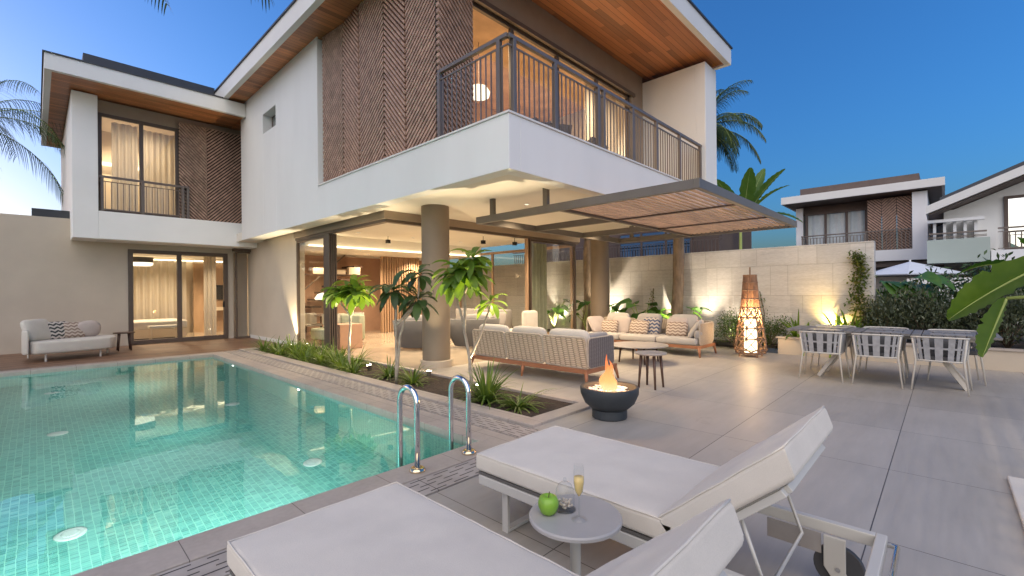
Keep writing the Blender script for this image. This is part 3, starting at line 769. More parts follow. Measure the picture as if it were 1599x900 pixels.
# ------------------------------------------------------------------ pool things
def ladder(x, label):
    r = thing('pool_handrail', label, 'handrail', (x, 2.99, 0), 'polished handrails at the pool edge')
    pts = [(x, 2.99, .0), (x, 2.99, .52)]
    for k in range(1, 12):
        a = math.pi * k / 12; pts.append((x, 3.11 - .12 * math.cos(a), .52 + .125 * math.sin(a)))
    pts += [(x, 3.23, .52), (x, 3.23, -.75)]
    MB().tube(pts, .0225, 14).build('rail', M['chrome'], r, smooth=True)
    MB().lathe([(.062, .004), (.062, .02), (.05, .034), (.024, .036)], (x, 2.99, 0), 24).build('collar', M['brass'], r, smooth=True, bevel=.003)
ladder(2.05, 'bent steel pool handrail standing nearer the lounger pair, left of the two')
ladder(2.58, 'bent steel pool handrail nearer the planting strip, right of the two')
for (xx, yy, lab) in ((.19, 5.25, 'round white fitting on pool floor, nearest the camera on the left'), (.19, 8.3, 'round white fitting in the middle of the left pool floor row'),
                      (.19, 11.25, 'round white fitting at the far left of the pool floor by the daybed end'), (2.18, 5.25, 'round white fitting on pool floor closest to the handrails'),
                      (2.18, 8.3, 'round white fitting on pool floor below the reflected plaster wall')):
    f = thing('pool_floor_fitting', lab, 'pool fitting', (xx, yy, PD), 'round white fittings on the pool floor')
    MB().lathe([(.10, .0), (.10, .012), (.085, .02), (.06, .02)], (xx, yy, PD), 24).build('ring', M['disc'], f)
    MB().lathe([(.058, .021), (.05, .026)], (xx, yy, PD), 24).build('grille', M['disc'], f)
for i, yy in enumerate((10.77, 7.35)):
    f = thing('pool_wall_lamp', ('small bright lamp in the pool wall nearest the house corner', 'small bright lamp in the pool wall beside the plumeria trees')[i], 'pool lamp', (PX1, yy, -.3))
    MB().tube([(PX1 - .001, yy, -.3), (PX1 - .02, yy, -.3)], .05, 16).build('bezel', M['chrome'], f)
    MB().tube([(PX1 - .02, yy, -.3), (PX1 - .024, yy, -.3)], .038, 16).build('lens', M['poolglow'], f)

# ------------------------------------------------------------------ sun loungers
def lounger(px, label):
    r = thing('sun_lounger', label, 'sun lounger', (px, 1.1, 0), 'cream sun loungers beside the pool')
    x0, x1, yf, yb = px - .385, px + .385, 2.04, .19
    f = MB()
    for xx in (x0 + .02, x1 - .02): f.box(xx - .02, xx + .02, yb + .04, yf, .245, .30)
    f.box(x0, x1, yb, yb + .04, .245, .30); f.box(x0 + .04, x1 - .04, yf - .04, yf, .245, .30); f.box(x0 + .04, x1 - .04, .84, .88, .25, .295)
    f.build('frame', M['lframe'], r, bevel=.004)
    f = MB(); f.box(x0 + .045, x1 - .045, .88, yf - .045, .288, .302); f.build('sling', M['ldark'], r)
    f = MB(); f.box(x0 + .005, x1 - .005, .80, yf + .005, .304, .318); f.build('base_edge', M['ldark'], r)
    # handle bar behind the tail end
    f = MB(); f.tube([(x0 + .03, yb, .27), (x0 + .03, yb - .035, .27), (x1 - .03, yb - .035, .27), (x1 - .03, yb, .27)], .011, 8); f.build('pull_bar', M['chrome'], r, smooth=True)
    f = MB(); f.bar((x0 + .05, 1.86, .245), (x0 + .05, 1.86, .0), .045, .02, up=(1, 0, 0)); f.bar((x1 - .05, 1.86, .245), (x1 - .05, 1.86, .0), .045, .02, up=(1, 0, 0)); f.box(x0 + .06, x1 - .06, 1.838, 1.882, .002, .02)
    f.build('front_leg', M['lframe'], r, bevel=.002)
    for s, xx in ((1, x1 - .055), (-1, x0 + .055)):
        f = MB(); f.prism([(xx - .008, .42, .245), (xx - .008, .335, .245), (xx - .008, .335, .09), (xx - .008, .285, .0), (xx - .008, .35, .0), (xx - .008, .42, .10)], (.016, 0, 0)); f.build('rear_leg', M['lframe'], r, fixn=True, bevel=.003)
        wx = xx + s * .028
        f = MB(); f.tube([(wx - .014, .365, .102), (wx + .014, .365, .102)], .10, 28); wl = f.build('wheel', M['rubber'], r, bevel=.004)
        f = MB(); f.tube([(wx - .04, .365, .102), (wx + .02, .365, .102)], .011, 10); f.build('axle', M['chrome'], wl)
    # backrest panel with prop
    a = R(41); by, bz = .84, .325
    dy, dz = -math.cos(a), math.sin(a); ny, nz = math.sin(a), math.cos(a)
    def pt(s, n): return (by + dy * s + ny * n, bz + dz * s + nz * n)
    f = MB()
    p0, p1 = pt(0, -.02), pt(.53, -.02)
    for xx in (x0 + .05, x1 - .05): f.bar((xx, *p0), (xx, *p1), .035, .03, up=(0, ny, nz))
    f.bar((x0 + .068, *p1), (x1 - .068, *p1), .035, .028, up=(0, ny, nz)); f.build('back_frame', M['lframe'], r, bevel=.003)
    f = MB(); q0, q1 = pt(.03, -.004), pt(.52, -.004)
    f.prism([(x0 + .04, *q0), (x1 - .04, *q0), (x1 - .04, *q1), (x0 + .04, *q1)], (0, ny * .003, nz * .003)); f.build('back_sling', M['lframe'], r, fixn=True)
    f = MB(); m = pt(.30, -.035)
    f.tube([(x0 + .09, *m), (x0 + .09, .50, .235), (x1 - .09, .50, .235), (x1 - .09, *m)], .008, 8); f.build('prop', M['lframe'], r, smooth=True)
    f = MB(); f.box(x1 - .052, x1 - .046, .43, .66, .15, .244); f.build('ratchet_plate', M['stone_top'], r)
    # mattress: seat part and back part, slightly crowned and wrinkled cloth
    def pad(pts_, th, name, cap):
        """pts_: (s, pt) function sampled; a puffy slab built as a grid so that its cloth can swell and crease"""
        s0, s1, fn = pts_; f = MB(); rings = []; rr = .022; ln = s1 - s0; wd_ = x1 - x0
        rim = [0, .12 * rr, .4 * rr, rr]
        us = rim + [rr + (ln - 2 * rr) * k / 26 for k in range(1, 26)] + [ln - q for q in rim[::-1]]
        vs_ = rim + [rr + (wd_ - 2 * rr) * k / 18 for k in range(1, 18)] + [wd_ - q for q in rim[::-1]]
        inset = lambda e: rr - math.sqrt(max(0, rr * rr - (rr - min(rr, e)) ** 2))
        for u_ in us:
            iu = inset(min(u_, ln - u_)); ring = []
            puff = .010 * math.sin(math.pi * u_ / ln) ** .5
            for v_ in vs_:
                iv = inset(min(v_, wd_ - v_)); e_ = min(u_, ln - u_, v_, wd_ - v_)
                cre = (.006 * mnoise.noise(V((u_ * 7, v_ * 5, len(name)))) + .0042 * mnoise.noise(V((u_ * 19, v_ * 15, 3)))) * min(1, e_ / .03)
                seam = -.004 * math.exp(-((e_ - .035) / .012) ** 2)
                ring.append((x0 + v_, s0 + u_, th - max(iu, iv) + puff * math.sin(math.pi * v_ / wd_) ** .5 + cre + seam))
            for v_ in vs_[::-1]: ring.append((x0 + v_, s0 + u_, max(iu, inset(min(v_, wd_ - v_)))))
            rings.append(ring)
        nu = len(us) - 1
        m_ = len(rings[0]); shift = cap
        for ring in rings:
            for (x_, s_, n_) in ring:
                q = fn(s_ + (shift * (n_ / th - .3) if s_ > s1 - .06 and shift else 0), n_); f.v.append((x_, q[0], q[1]))
        for i in range(nu):
            for j in range(m_): f.f.append((i * m_ + j, i * m_ + (j + 1) % m_, (i + 1) * m_ + (j + 1) % m_, (i + 1) * m_ + j))
        f.f += [tuple(range(m_))[::-1], tuple(nu * m_ + j for j in range(m_))]
        o = f.build(name, M['mattress'], r, smooth=True, fixn=True); o.modifiers.new('wn', 'WEIGHTED_NORMAL')
        pp = []; n_ = th - .004; st = shift * (n_ / th - .3)
        for s_, xa, xb in [(s0 + .004 + (ln - .008) * k / 12, x0 + .004, None) for k in range(13)] + [(s1 - .004, x0 + .004 + (wd_ - .008) * k / 8, None) for k in range(1, 8)] + [(s1 - .004 - (ln - .008) * k / 12, x1 - .004, None) for k in range(13)] + [(s0 + .004, x1 - .004 - (wd_ - .008) * k / 8, None) for k in range(1, 8)]:
            q = fn(s_ + (st if s_ > s1 - .06 else 0), n_ + .0015 * math.sin(s_ * 31 + xa * 17)); pp.append((xa, q[0], q[1]))
        MB().tube(pp + pp[:2], .0042, 6, cap=False).build('piping', M['mattress'], o, smooth=True); return o
    pad((-(yf + .02), -.84, lambda s_, n_: (-s_, .319 + n_)), .105, 'mattress', 0)
    pad((.02, .625, lambda s_, n_: pt(s_, n_ + .003)), .112, 'backrest_pad', .045)
    return r
lounger(2.22, 'cream sun lounger with raised back standing behind the small round table')
lounger(.90, 'cream sun lounger in the foreground, cut off by the bottom of the photo')
# ------------------------------------------------------------------ side table and what stands on it
tx, ty = 1.53, 1.11
r = thing('side_table', 'low round grey side table with one pale leg between the loungers', 'side table', (tx, ty, 0))
MB().lathe([(.172, .455), (.19, .463), (.19, .474), (.184, .48)], (tx, ty, 0), 56).build('tabletop', M['tabletop'], r, smooth=False)
MB().lathe([(.022, .012), (.022, .46)], (tx, ty, 0), 24, closed=False).build('leg', M['tableleg'], r, smooth=True)
MB().lathe([(.14, 0), (.14, .008), (.13, .012)], (tx, ty, 0), 40).build('foot', M['tableleg'], r)
ax, ay = 1.455, 1.19
r = thing('apple', 'shiny green apple on the small round side table', 'apple', (ax, ay, .48))
MB().lathe([(.008, .006), (.02, .0), (.033, .012), (.042, .035), (.043, .052), (.035, .072), (.02, .078), (.009, .070), (.002, .062)], (ax, ay, .48), 28).build('flesh', M['apple'], r, smooth=True)
MB().tube([(ax, ay, .54), (ax + .004, ay - .003, .572)], .002, 6).build('stem', M['stem'], r)
cx, cy = 1.535, 1.165
r = thing('glass_cloche', 'small clear glass bell jar with knob over pale sweets on the side table', 'bell jar', (cx, cy, .48))
MB().lathe([(.039, .008), (.040, .06), (.037, .085), (.028, .104), (.014, .115), (.006, .117)], (cx, cy, .48), 32, closed=False).build('dome', M['glass'], r, smooth=True)
MB().lathe([(.004, .116), (.008, .124), (.006, .132), (.001, .134)], (cx, cy, .48), 16).build('knob', M['glass'], r, smooth=True)
MB().lathe([(.045, 0), (.046, .004), (.040, .008)], (cx, cy, .48), 32).build('dish', M['glass'], r, smooth=True)
w = MB()
rnd = random.Random(3)
for k in range(26):
    a = rnd.random() * 6.28; q = .028 * rnd.random() ** .5
    w.blob((cx + q * math.cos(a), cy + q * math.sin(a), .495 + .022 * rnd.random()), (.013, .011, .010), n=5)
w.build('sweets', M['nuts'], r, smooth=True)
gx, gy = 1.503, 1.07
r = thing('champagne_flute', 'tall champagne flute half full of golden wine on the side table', 'glass', (gx, gy, .48))
MB().lathe([(.031, 0), (.031, .002), (.010, .006), (.0035, .014), (.003, .085), (.006, .094), (.016, .115), (.0215, .15), (.021, .19), (.0185, .222)], (gx, gy, .48), 32, closed=False).build('bowl', M['glass'], r, smooth=True)
MB().lathe([(.004, .096), (.0145, .115), (.0200, .15), (.0198, .172)], (gx, gy, .48), 32).build('wine', M['champ'], r, smooth=True)

# ------------------------------------------------------------------ woven sofa (back to the pool)
def rounded_panel(mb, o, u, v, W, H, th, rad=.06):
    """rounded rectangle in the u-v plane, thickness along u x v"""
    o, u, v = V(o), V(u).normalized(), V(v).normalized(); n = u.cross(v).normalized(); pl = []
    for (cx_, cy_, a0) in ((W - rad, H - rad, 0), (rad, H - rad, 90), (rad, rad, 180), (W - rad, rad, 270)):
        for k in range(6):
            a = R(a0 + 18 * k); pl.append(o + u * (cx_ + rad * math.cos(a)) + v * (cy_ + rad * math.sin(a)))
    mb.prism(pl, n * th); return pl
def edge_tube(pl, r_=.016): return MB().tube([*pl, pl[0], pl[1]], r_, 8, cap=False)
def sofa(origin, rz, length, depth, label, wv, cush, left_arm, right_arm, nsec=3, seatz=.30):
    """local: x = towards the front, y along the back; built at its place with rotation baked via root"""
    r = thing('outdoor_sofa', label, 'sofa', (0, 0, 0))
    f = MB()
    f.box(0, depth, 0, .06, .17, .235); f.box(0, depth, length - .06, length, .17, .235); f.box(0, .06, .06, length - .06, .17, .235); f.box(depth - .06, depth, .06, length - .06, .17, .235)
    for k in range(1, nsec): f.box(.06, depth - .06, length * k / nsec - .03, length * k / nsec + .03, .175, .23)
    f.build('base_frame', M['teak'], r, bevel=.008)
    for xx in (.03, depth - .03):
        for yy in (.03, length / 2, length - .03):
            sx = -1 if xx < .1 else 1; sy = 0 if abs(yy - length / 2) < .1 else (-1 if yy < .1 else 1)
            f = MB(); f.tube([(xx, yy, .20), (xx + sx * .025, yy + sy * .02, .10), (xx + sx * .045, yy + sy * .035, 0)], [.034, .026, .016], 8)
            f.build('leg', M['teak'], r, smooth=True)
    W = (length - .04) / nsec
    for k in range(nsec):
        f = MB(); pl = rounded_panel(f, (.07, .02 + k * W + .008, .245), (0, 1, 0), (-.13, 0, 1), W - .016, .46, .03)
        b = f.build('woven_back', M[wv], r, fixn=True); edge_tube([p + V((.012, 0, 0)) for p in pl]).build('rope_edge', M['rope'], b, smooth=True)
    for side, on in ((0, left_arm), (1, right_arm)):
        if not on: continue
        yy = .02 if side == 0 else length - .05
        f = MB(); pl = rounded_panel(f, (.09, yy + .03, .245), (1, 0, 0), (0, 0, 1), depth - .16, .44, .03)
        b = f.build('woven_arm', M[wv if wv != 'weave' else 'weave2'], r, fixn=True); edge_tube([p - V((0, .015, 0)) for p in pl]).build('rope_edge', M['rope'], b, smooth=True)
    for k in range(nsec):
        f = MB(); f.box(.10, depth + .02, .06 + k * (length - .12) / nsec + .006, .06 + (k + 1) * (length - .12) / nsec - .006, .24, .385)
        f.build('seat_cushion', M[cush], r, smooth=True, bevel=.05, seg=4)
    r.location = origin; r.rotation_euler = (0, 0, rz)
    return r
def rotz(a): return Matrix.Rotation(a, 3, 'Z')
def pillow(label, c, w_, h_, t_, face, tilt, m, group=None, roll=0, name='throw_cushion'):
    """face = heading angle of the cushion's front, tilt = lean back"""
    # cushion axes: thickness along face, width sideways, height up
    ax = rotz(face) @ Matrix.Rotation(-tilt, 3, 'Y') @ Matrix.Rotation(roll, 3, 'X')
    B = ax @ Matrix(((0, 0, 1), (1, 0, 0), (0, 1, 0)))
    mb = MB(); mb.blob((0, 0, 0), (w_, h_, t_), Matrix(((0, 0, 1), (1, 0, 0), (0, 1, 0))), p=.36, n=12)
    o = mb.build(name, M[m], None, smooth=True, loc=(0, 0, 0)); o.location = c; o.rotation_euler = ax.to_euler()
    return tag(o, label, 'cushion', group)
# near sofa: back plane at x=5.6, from y=3.78 to 6.35
sofa((5.56, 3.80, 0), 0, 2.56, .86, 'three-section sofa with woven rope back turned to the pool, on a teak base', 'weave', 'cush', True, True)
for k, (yy, lab) in enumerate(((4.25, 'pale back cushion on the woven sofa, nearest the fire bowl'), (5.08, 'pale back cushion in the middle of the woven sofa'), (5.92, 'pale back cushion on the woven sofa, nearest the round column'))):
    pillow(lab, (5.77, yy, .585), .76, .46, .20, 0, R(14), 'cush', 'back cushions of the woven sofa', name='back_cushion')
pillow('grey blush cushion leaning on the dark woven arm behind the flame', (6.10, 4.02, .56), .55, .40, .17, R(90), R(24), 'cushgrey')
# far sofa facing the camera: runs along y at x = 9.4..10.3
sofa((10.30, 6.50, 0), math.pi, 2.85, .88, 'blush three-seat sofa facing the pool in front of the travertine wall', 'weave3', 'cushtaupe', True, True)
B1 = [(4.25, 'blush'), (5.1, 'grey'), (5.95, 'blush')]
pillow('plain grey-beige back cushion at the right of the far sofa', (9.98, 4.22, .60), .62, .52, .18, math.pi, R(14), 'cushtaupe', name='back_cushion')
pillow('plain grey back cushion in the middle of the far sofa', (9.98, 5.05, .60), .62, .52, .18, math.pi, R(14), 'cushgrey', name='back_cushion')
pillow('plain grey-beige back cushion at the left of the far sofa', (9.98, 5.88, .60), .62, .52, .18, math.pi, R(14), 'cushtaupe', name='back_cushion')
pillow('striped zigzag cushion at the right of the far sofa by the leaning one', (9.80, 4.30, .53), .48, .34, .13, math.pi, R(20), 'zig')
pillow('blush plain cushion set behind the right zigzag cushion', (9.90, 4.33, .58), .50, .42, .12, math.pi, R(16), 'cushpink')
pillow('zigzag cushion in the middle of the far sofa before a navy one', (9.78, 5.20, .53), .48, .34, .13, math.pi, R(20), 'zig')
pillow('navy patterned cushion peeping out beside the middle zigzag cushion', (9.88, 4.95, .56), .42, .42, .12, math.pi, R(16), 'navy')
pillow('zigzag cushion at the left of the far sofa', (9.76, 5.98, .52), .46, .33, .13, math.pi, R(20), 'zig')
pillow('blush square cushion behind the left zigzag cushion', (9.88, 5.72, .56), .48, .42, .12, math.pi, R(16), 'cushpink')
pillow('blush cushion leaning on the right arm of the far sofa', (9.75, 3.86, .56), .52, .46, .14, R(105), R(34), 'cushtaupe')
pillow('dark grey bolster against the right arm of the far sofa', (9.66, 3.76, .46), .42, .18, .16, R(100), R(10), 'cushgrey', name='bolster')
pillow('blush cushion leaning on the left arm of the far sofa', (9.72, 6.30, .56), .52, .46, .14, R(-105), R(34), 'cushpink')
# low tables
def round_table(c, rad, h, label, name, top='stone_top', legm='dkwood', splay=.04, n=4, sx=1, sy=1, rot=0):
    r = thing(name, label, 'table', (c[0], c[1], 0))
    MB().lathe([(rad * .93, h - .026), (rad, h - .014), (rad, h - .004), (rad * .99, h)], (c[0], c[1], 0), 48, sx, sy).build('tabletop', M[top], r)
    for k in range(n):
        a = rot + 2 * math.pi * (k + .5) / n; q0, q1 = rad * .62, rad * .62 + splay
        MB().tube([(c[0] + q0 * sx * math.cos(a), c[1] + q0 * sy * math.sin(a), h - .026), (c[0] + q1 * sx * math.cos(a), c[1] + q1 * sy * math.sin(a), 0)], [.024, .015], 8).build('leg', M[legm], r, smooth=True)
    return r
round_table((6.11, 3.07), .225, .505, 'small round stool table with dark splayed legs right of the fire bowl', 'stool_table')
round_table((8.15, 4.35), .56, .34, 'wide low round coffee table between the two sofas', 'coffee_table', n=4)
round_table((7.75, 5.35), .42, .28, 'lower oval coffee table half hidden behind the woven sofa', 'coffee_table')

# ------------------------------------------------------------------ fire bowl
fx, fy = 4.37, 2.69
r = thing('fire_bowl', 'dark round fire bowl on a drum foot with a burning flame on white pebbles', 'fire bowl', (fx, fy, 0))
MB().lathe([(.18, 0), (.19, .01), (.19, .10), (.175, .105)], (fx, fy, 0), 48).build('foot', M['bowl'], r, bevel=.004)
MB().lathe([(.17, .105), (.20, .108), (.27, .17), (.315, .27), (.32, .335), (.315, .345), (.28, .345), (.272, .335), (.262, .30), (.24, .29), (.0, .288)], (fx, fy, 0), 56, closed=False).build('bowl', M['bowl'], r, smooth=True)
w = MB(); rnd = random.Random(5)
for k in range(140):
    a = rnd.random() * 6.28; q = .23 * rnd.random() ** .5; s = .026 + .022 * rnd.random()
    w.blob((fx + q * math.cos(a), fy + q * math.sin(a), .298 + .012 * rnd.random()), (s, s * .8, s * .6), rotz(a), n=4)
tag(w.build('pebbles', M['pebble'], r, smooth=True), kind='stuff')
w = MB(); rnd = random.Random(11)
for k in range(15):
    a = rnd.random() * 6.28; q = .09 * rnd.random(); h = (.13 + .22 * rnd.random()) * (1 - q * 4) if k else .40
    pts = []; rs = []
    for i in range(9):
        t_ = i / 8; pts.append((fx + q * math.cos(a) * (1 - t_ * .6) + .022 * math.sin(t_ * 7 + k * 1.7), fy + q * math.sin(a) * (1 - t_ * .6) + .022 * math.cos(t_ * 6 + k * 2.3), .295 + h * t_))
        rs.append(max(.001, .052 * (1 - t_) ** .75 * (.55 + .8 * t_ * (1 - t_) * 2.2)))
    w.tube(pts, rs, 10)
w.build('flame', M['flame'], r, smooth=True)
light('POINT', (fx, fy, .50), 16, (1, .48, .16), radius=.09)

# ------------------------------------------------------------------ lantern with candle
lx, ly = 10.3, 2.94
r = thing('wicker_lantern', 'tall tapering wicker lantern of rings and criss-cross canes on the terrace', 'lantern', (lx, ly, 0))
prof = [(z_, q_ * .87) for z_, q_ in [(.08, .32), (.15, .352), (.38, .322), (.60, .285), (.82, .245), (1.02, .208), (1.20, .187), (1.38, .170), (1.54, .155), (1.69, .14)]]   # (z, radius)
w = MB()
for z_, q in prof:
    w.tube([(lx + q * math.cos(2 * math.pi * k / 24), ly + q * math.sin(2 * math.pi * k / 24), z_) for k in range(26)], .013, 6, cap=False)
w.tube([(lx - .12, ly, 1.69), (lx + .12, ly, 1.69)], .01, 6); w.tube([(lx, ly - .12, 1.69), (lx, ly + .12, 1.69)], .01, 6)
w.build('rings', M['wicker'], r, smooth=True)
w = MB()
for k in range(8):
    a = 2 * math.pi * k / 8
    w.tube([(lx + q * math.cos(a), ly + q * math.sin(a), z_) for z_, q in prof[1:]], .010, 6)
w.build('ribs', M['wicker'], r, smooth=True)
w = MB()
for (z0_, q0), (z1_, q1), n in ((prof[0], prof[1], 10), (prof[1], prof[2], 10), (prof[2], prof[3], 10), (prof[3], prof[4], 10), (prof[4], prof[5], 10)):
    for k in range(n):
        for s in (-1, 1):
            a0, a1 = 2 * math.pi * k / n, 2 * math.pi * (k + s) / n
            am = (a0 + a1) / 2
            w.tube([(lx + q0 * math.cos(a0), ly + q0 * math.sin(a0), z0_), (lx + (q0 + q1) / 2 * math.cos(am), ly + (q0 + q1) / 2 * math.sin(am), (z0_ + z1_) / 2), (lx + q1 * math.cos(a1), ly + q1 * math.sin(a1), z1_)], .011, 5)
w.build('lattice', M['wicker'], r, smooth=True)
w = MB()
for (z0_, q0), (z1_, q1) in zip(prof[5:], prof[6:]):
    for k in range(40):
        a = 2 * math.pi * k / 40
        if k % 5 == 0: continue
        w.tube([(lx + q0 * math.cos(a), ly + q0 * math.sin(a), z0_), (lx + q1 * math.cos(a), ly + q1 * math.sin(a), z1_)], .0065, 4)
w.build('cane_panels', M['wicker'], r)
MB().tube([(lx, ly, 1.50), (lx, ly, 1.86)], .014, 8).build('finial', M['wicker'], r)
w = MB()
for k in range(4):
    a = 2 * math.pi * (k + .5) / 4; w.tube([(lx + .24 * math.cos(a), ly + .24 * math.sin(a), .07), (lx + .24 * math.cos(a), ly + .24 * math.sin(a), 0)], .014, 6)
w.build('feet', M['wicker'], r)
w = MB(); w.lathe([(.115, .09), (.118, .10), (.118, .76), (.11, .77), (.03, .76)], (lx, ly, 0), 32)
tag(w.build('pillar_candle', M['candle'], None, smooth=False), 'thick glowing white pillar candle inside the wicker lantern', 'candle')
w = MB(); w.lathe([(.14, .06), (.14, .085)], (lx, ly, 0), 24); w.build('tray', M['dkwood'], r)
light('POINT', (lx - .02, ly, .86), 26, (1, .66, .32), radius=.06)

# ------------------------------------------------------------------ dining table and chairs
dx0, dx1, dy0, dy1 = 8.50, 9.45, -.54, 1.90
r = thing('dining_table', 'long dining table with dark slatted top and pale splayed legs', 'dining table', (8.98, .63, 0))
w = MB(); n = 22
for k in range(n):
    a = dy0 + (dy1 - dy0) * k / n; w.box(dx0, dx1, a + .004, a + (dy1 - dy0) / n - .008, .715, .745)
w.build('tabletop', M['tabledark'], r)
w = MB(); w.box(dx0 + .1, dx1 - .1, dy0 + .15, dy1 - .15, .665, .712); w.build('apron', M['tablebase'], r)
for yy, s in ((1.05, 1), (.2, -1)):
    for xs in (-1, 1):
        w = MB(); w.bar((8.98 + xs * .16, yy, .665), (8.98 + xs * .30, yy + s * .42, .0), .10, .05, up=(0, 1, 0)); w.build('leg', M['tablebase'], r)
for yy, xx, lab in ((1.38, 8.68, 'near the lantern end, pool side'), (.66, 8.68, 'middle of the pool side'), (-.06, 8.68, 'right end of the pool side'), (1.38, 9.27, 'lantern end of the wall side'), (.66, 9.27, 'middle of the wall side'), (-.06, 9.27, 'right end of the wall side')):
    w = MB(); w.box(xx - .15, xx + .15, yy - .21, yy + .21, .746, .750)
    tag(w.build('placemat', M['stone_top'], None), 'grey placemat on the dining table, ' + lab, 'placemat', 'placemats on the dining table')
def dining_chair():
    r = thing('dining_chair', 'x', 'chair', (0, 0, 0), 'white framed strap chairs round the dining table')
    # plan: U from front right, round the back (-x) to front left
    U = []
    for k in range(25):
        t_ = k / 24
        if t_ < .3: U.append((.22 - .36 * t_ / .3, .285))
        elif t_ > .7: U.append((.22 - .36 * (1 - t_) / .3, -.285))
        else:
            a = math.pi / 2 + math.pi * (t_ - .3) / .4; c_, s_ = math.cos(a), math.sin(a)
            U.append((-.14 + .12 * math.copysign(abs(c_) ** .6, c_), .285 * math.copysign(abs(s_) ** .6, s_)))
    def ztop(t_): return .735 - .055 * (abs(t_ - .5) / .5) ** 2
    def pos(t_, z_):
        i = min(23, int(t_ * 24)); q = t_ * 24 - i; x_ = U[i][0] * (1 - q) + U[i + 1][0] * q; y_ = U[i][1] * (1 - q) + U[i + 1][1] * q
        k_ = .86 + .14 * (z_ - .42) / .31
        return V((x_ * k_ if x_ < 0 else x_, y_ * k_, z_))
    MB().tube([pos(k / 40, ztop(k / 40)) for k in range(41)], .0115, 8).build('top_rail', M['chairframe'], r, smooth=True)
    MB().tube([pos(k / 40, .42) for k in range(41)], .010, 8).build('lower_rail', M['chairframe'], r, smooth=True)
    w = MB()
    ns = 25
    for k in range(ns):
        a, b_ = (k + .19) / ns, (k + .81) / ns
        for zz0, zz1, o_ in ((.405, .56, .004), (.56, .0, -.003)):
            p = [pos(a, .405), pos(b_, .405), pos(b_, ztop(b_)), pos(a, ztop(a))]
        n_ = (p[1] - p[0]).cross(p[3] - p[0]).normalized() * .006
        w.prism([q + n_ for q in p], -2 * n_)
    w.build('straps', M['strap'], r)
    w = MB()
    for k in range(40):
        a, b_ = k / 40, (k + 1) / 40; p = [pos(a, .575), pos(b_, .575), pos(b_, .60), pos(a, .60)]
        w.add([q * 1 + V((q.x, q.y, 0)) * .02 for q in p], [(0, 1, 2, 3)])
    w.build('cross_band', M['strap'], r)
    w = MB(); w.box(-.20, .25, -.235, .235, .415, .475); w.build('seat', M['tub'], r, smooth=True, bevel=.025, seg=3)
    w = MB(); w.blob((-.13, 0, .58), (.09, .40, .26), n=8); w.build('back_pad', M['tub'], r, smooth=True)
    for xx, yy in ((-.19, .235), (-.19, -.235), (.21, .26), (.21, -.26)):
        sx = -1 if xx < 0 else 1; sy = 1 if yy > 0 else -1
        top = .735 if xx < 0 else .69
        w = MB(); pts = [(xx + sx * .0, yy, .42), (xx + sx * .055, yy + sy * .045, 0)]
        if xx < 0: pts = [(xx - .03, yy + sy * .03, .715)] + pts
        else: pts = [(.22, yy + sy * .024, .68)] + pts
        w.tube(pts, [.0115, .013, .0095], 8); w.build('leg', M['chairframe'], r, smooth=True)
    return r
ch = dining_chair()
ch.location = (8.49, 1.38, 0); ch['label'] = 'strap chair at near side of dining table, nearest the wicker lantern'
dup(ch, (8.49, .72, 0), R(3), 'strap chair in the middle of the near side of the dining table')
dup(ch, (8.49, .05, 0), R(-2), 'strap chair at near side of dining table, behind the drooping banana leaf')
dup(ch, (9.62, 1.40, 0), R(180), 'strap chair at wall side of dining table, below the yellow uplit plants')
dup(ch, (9.62, .72, 0), R(178), 'strap chair in the middle of the wall side of the dining table')
dup(ch, (9.55, -.10, 0), R(183), 'strap chair at wall side of dining table, before the grey-green shrubs')

# ------------------------------------------------------------------ daybed and its table
r = thing('daybed', 'cream curved daybed with high left arm against the taupe wall', 'daybed', (.5, 14.3, 0))
w = MB()
pl = [(-.18, 15.0), (-.18, 13.85)]
for k in range(13):
    t_ = k / 12; pl.append((-.05 + 1.35 * t_, 13.72 - .0 * t_ + .25 * t_ ** 2.2))
pl += [(1.42, 14.2), (1.45, 14.5), (1.38, 14.85), (1.2, 15.0)]
w.prism([(x_, y_, .17) for x_, y_ in pl], (0, 0, .27)); w.build('seat', M['cush'], r, smooth=True, fixn=True, bevel=.05, seg=4)
w = MB(); w.prism([(x_, y_, 0) for x_, y_ in [(-.30, 15.08), (-.30, 13.8), (-.18, 13.72), (-.18, 15.08)]], (0, 0, .52)); w.v = [(a, b_, c_ + .17) for a, b_, c_ in w.v]; w.build('arm', M['cush'], r, smooth=True, fixn=True, bevel=.05, seg=4)
w = MB(); w.box(-.18, 1.0, 15.0, 15.12, .17, .74); w.build('backrest', M['cush'], r, smooth=True, bevel=.05, seg=4)
for xx, yy in ((.1, 13.85), (1.1, 14.05), (1.3, 14.75), (-.2, 15.0)): MB().tube([(xx, yy, .17), (xx, yy, 0)], .022, 8).build('leg', M['lframe'], r)
r.scale = (.88, .95, 1)
pillow('large plain cream cushion leaning in the arm of the daybed', (.03, 14.25, .66), .62, .50, .20, R(-40), R(20), 'cush')
pillow('black and cream patterned cushion in the middle of the daybed', (.36, 14.45, .62), .46, .42, .15, R(-60), R(18), 'zebra')
pillow('striped grey cushion beside the pink one on the daybed', (.60, 14.5, .61), .40, .38, .14, R(-75), R(18), 'zig')
w = MB(); w.blob((0, 0, 0), (.20, .44, .40), p=.9, n=12); o = w.build('round_cushion', M['cushpink'], None, smooth=True, loc=(0, 0, 0)); o.location = (.86, 14.55, .62); o.rotation_euler = (0, R(15), R(-85))
tag(o, 'round dusky pink cushion at the right end of the daybed', 'cushion')
round_table((1.55, 15.1), .22, .46, 'small dark round table standing right of the daybed', 'daybed_table', 'dkwood', 'dkwood')

# beige mat at right edge
w = MB(); w.box(3.3, 4.86, -2.2, -.32, .002, .03)
tag(w.build('floor_mat', M['mat'], None, bevel=.008), 'corner of a beige mat lying on the paving at the right edge', 'mat')

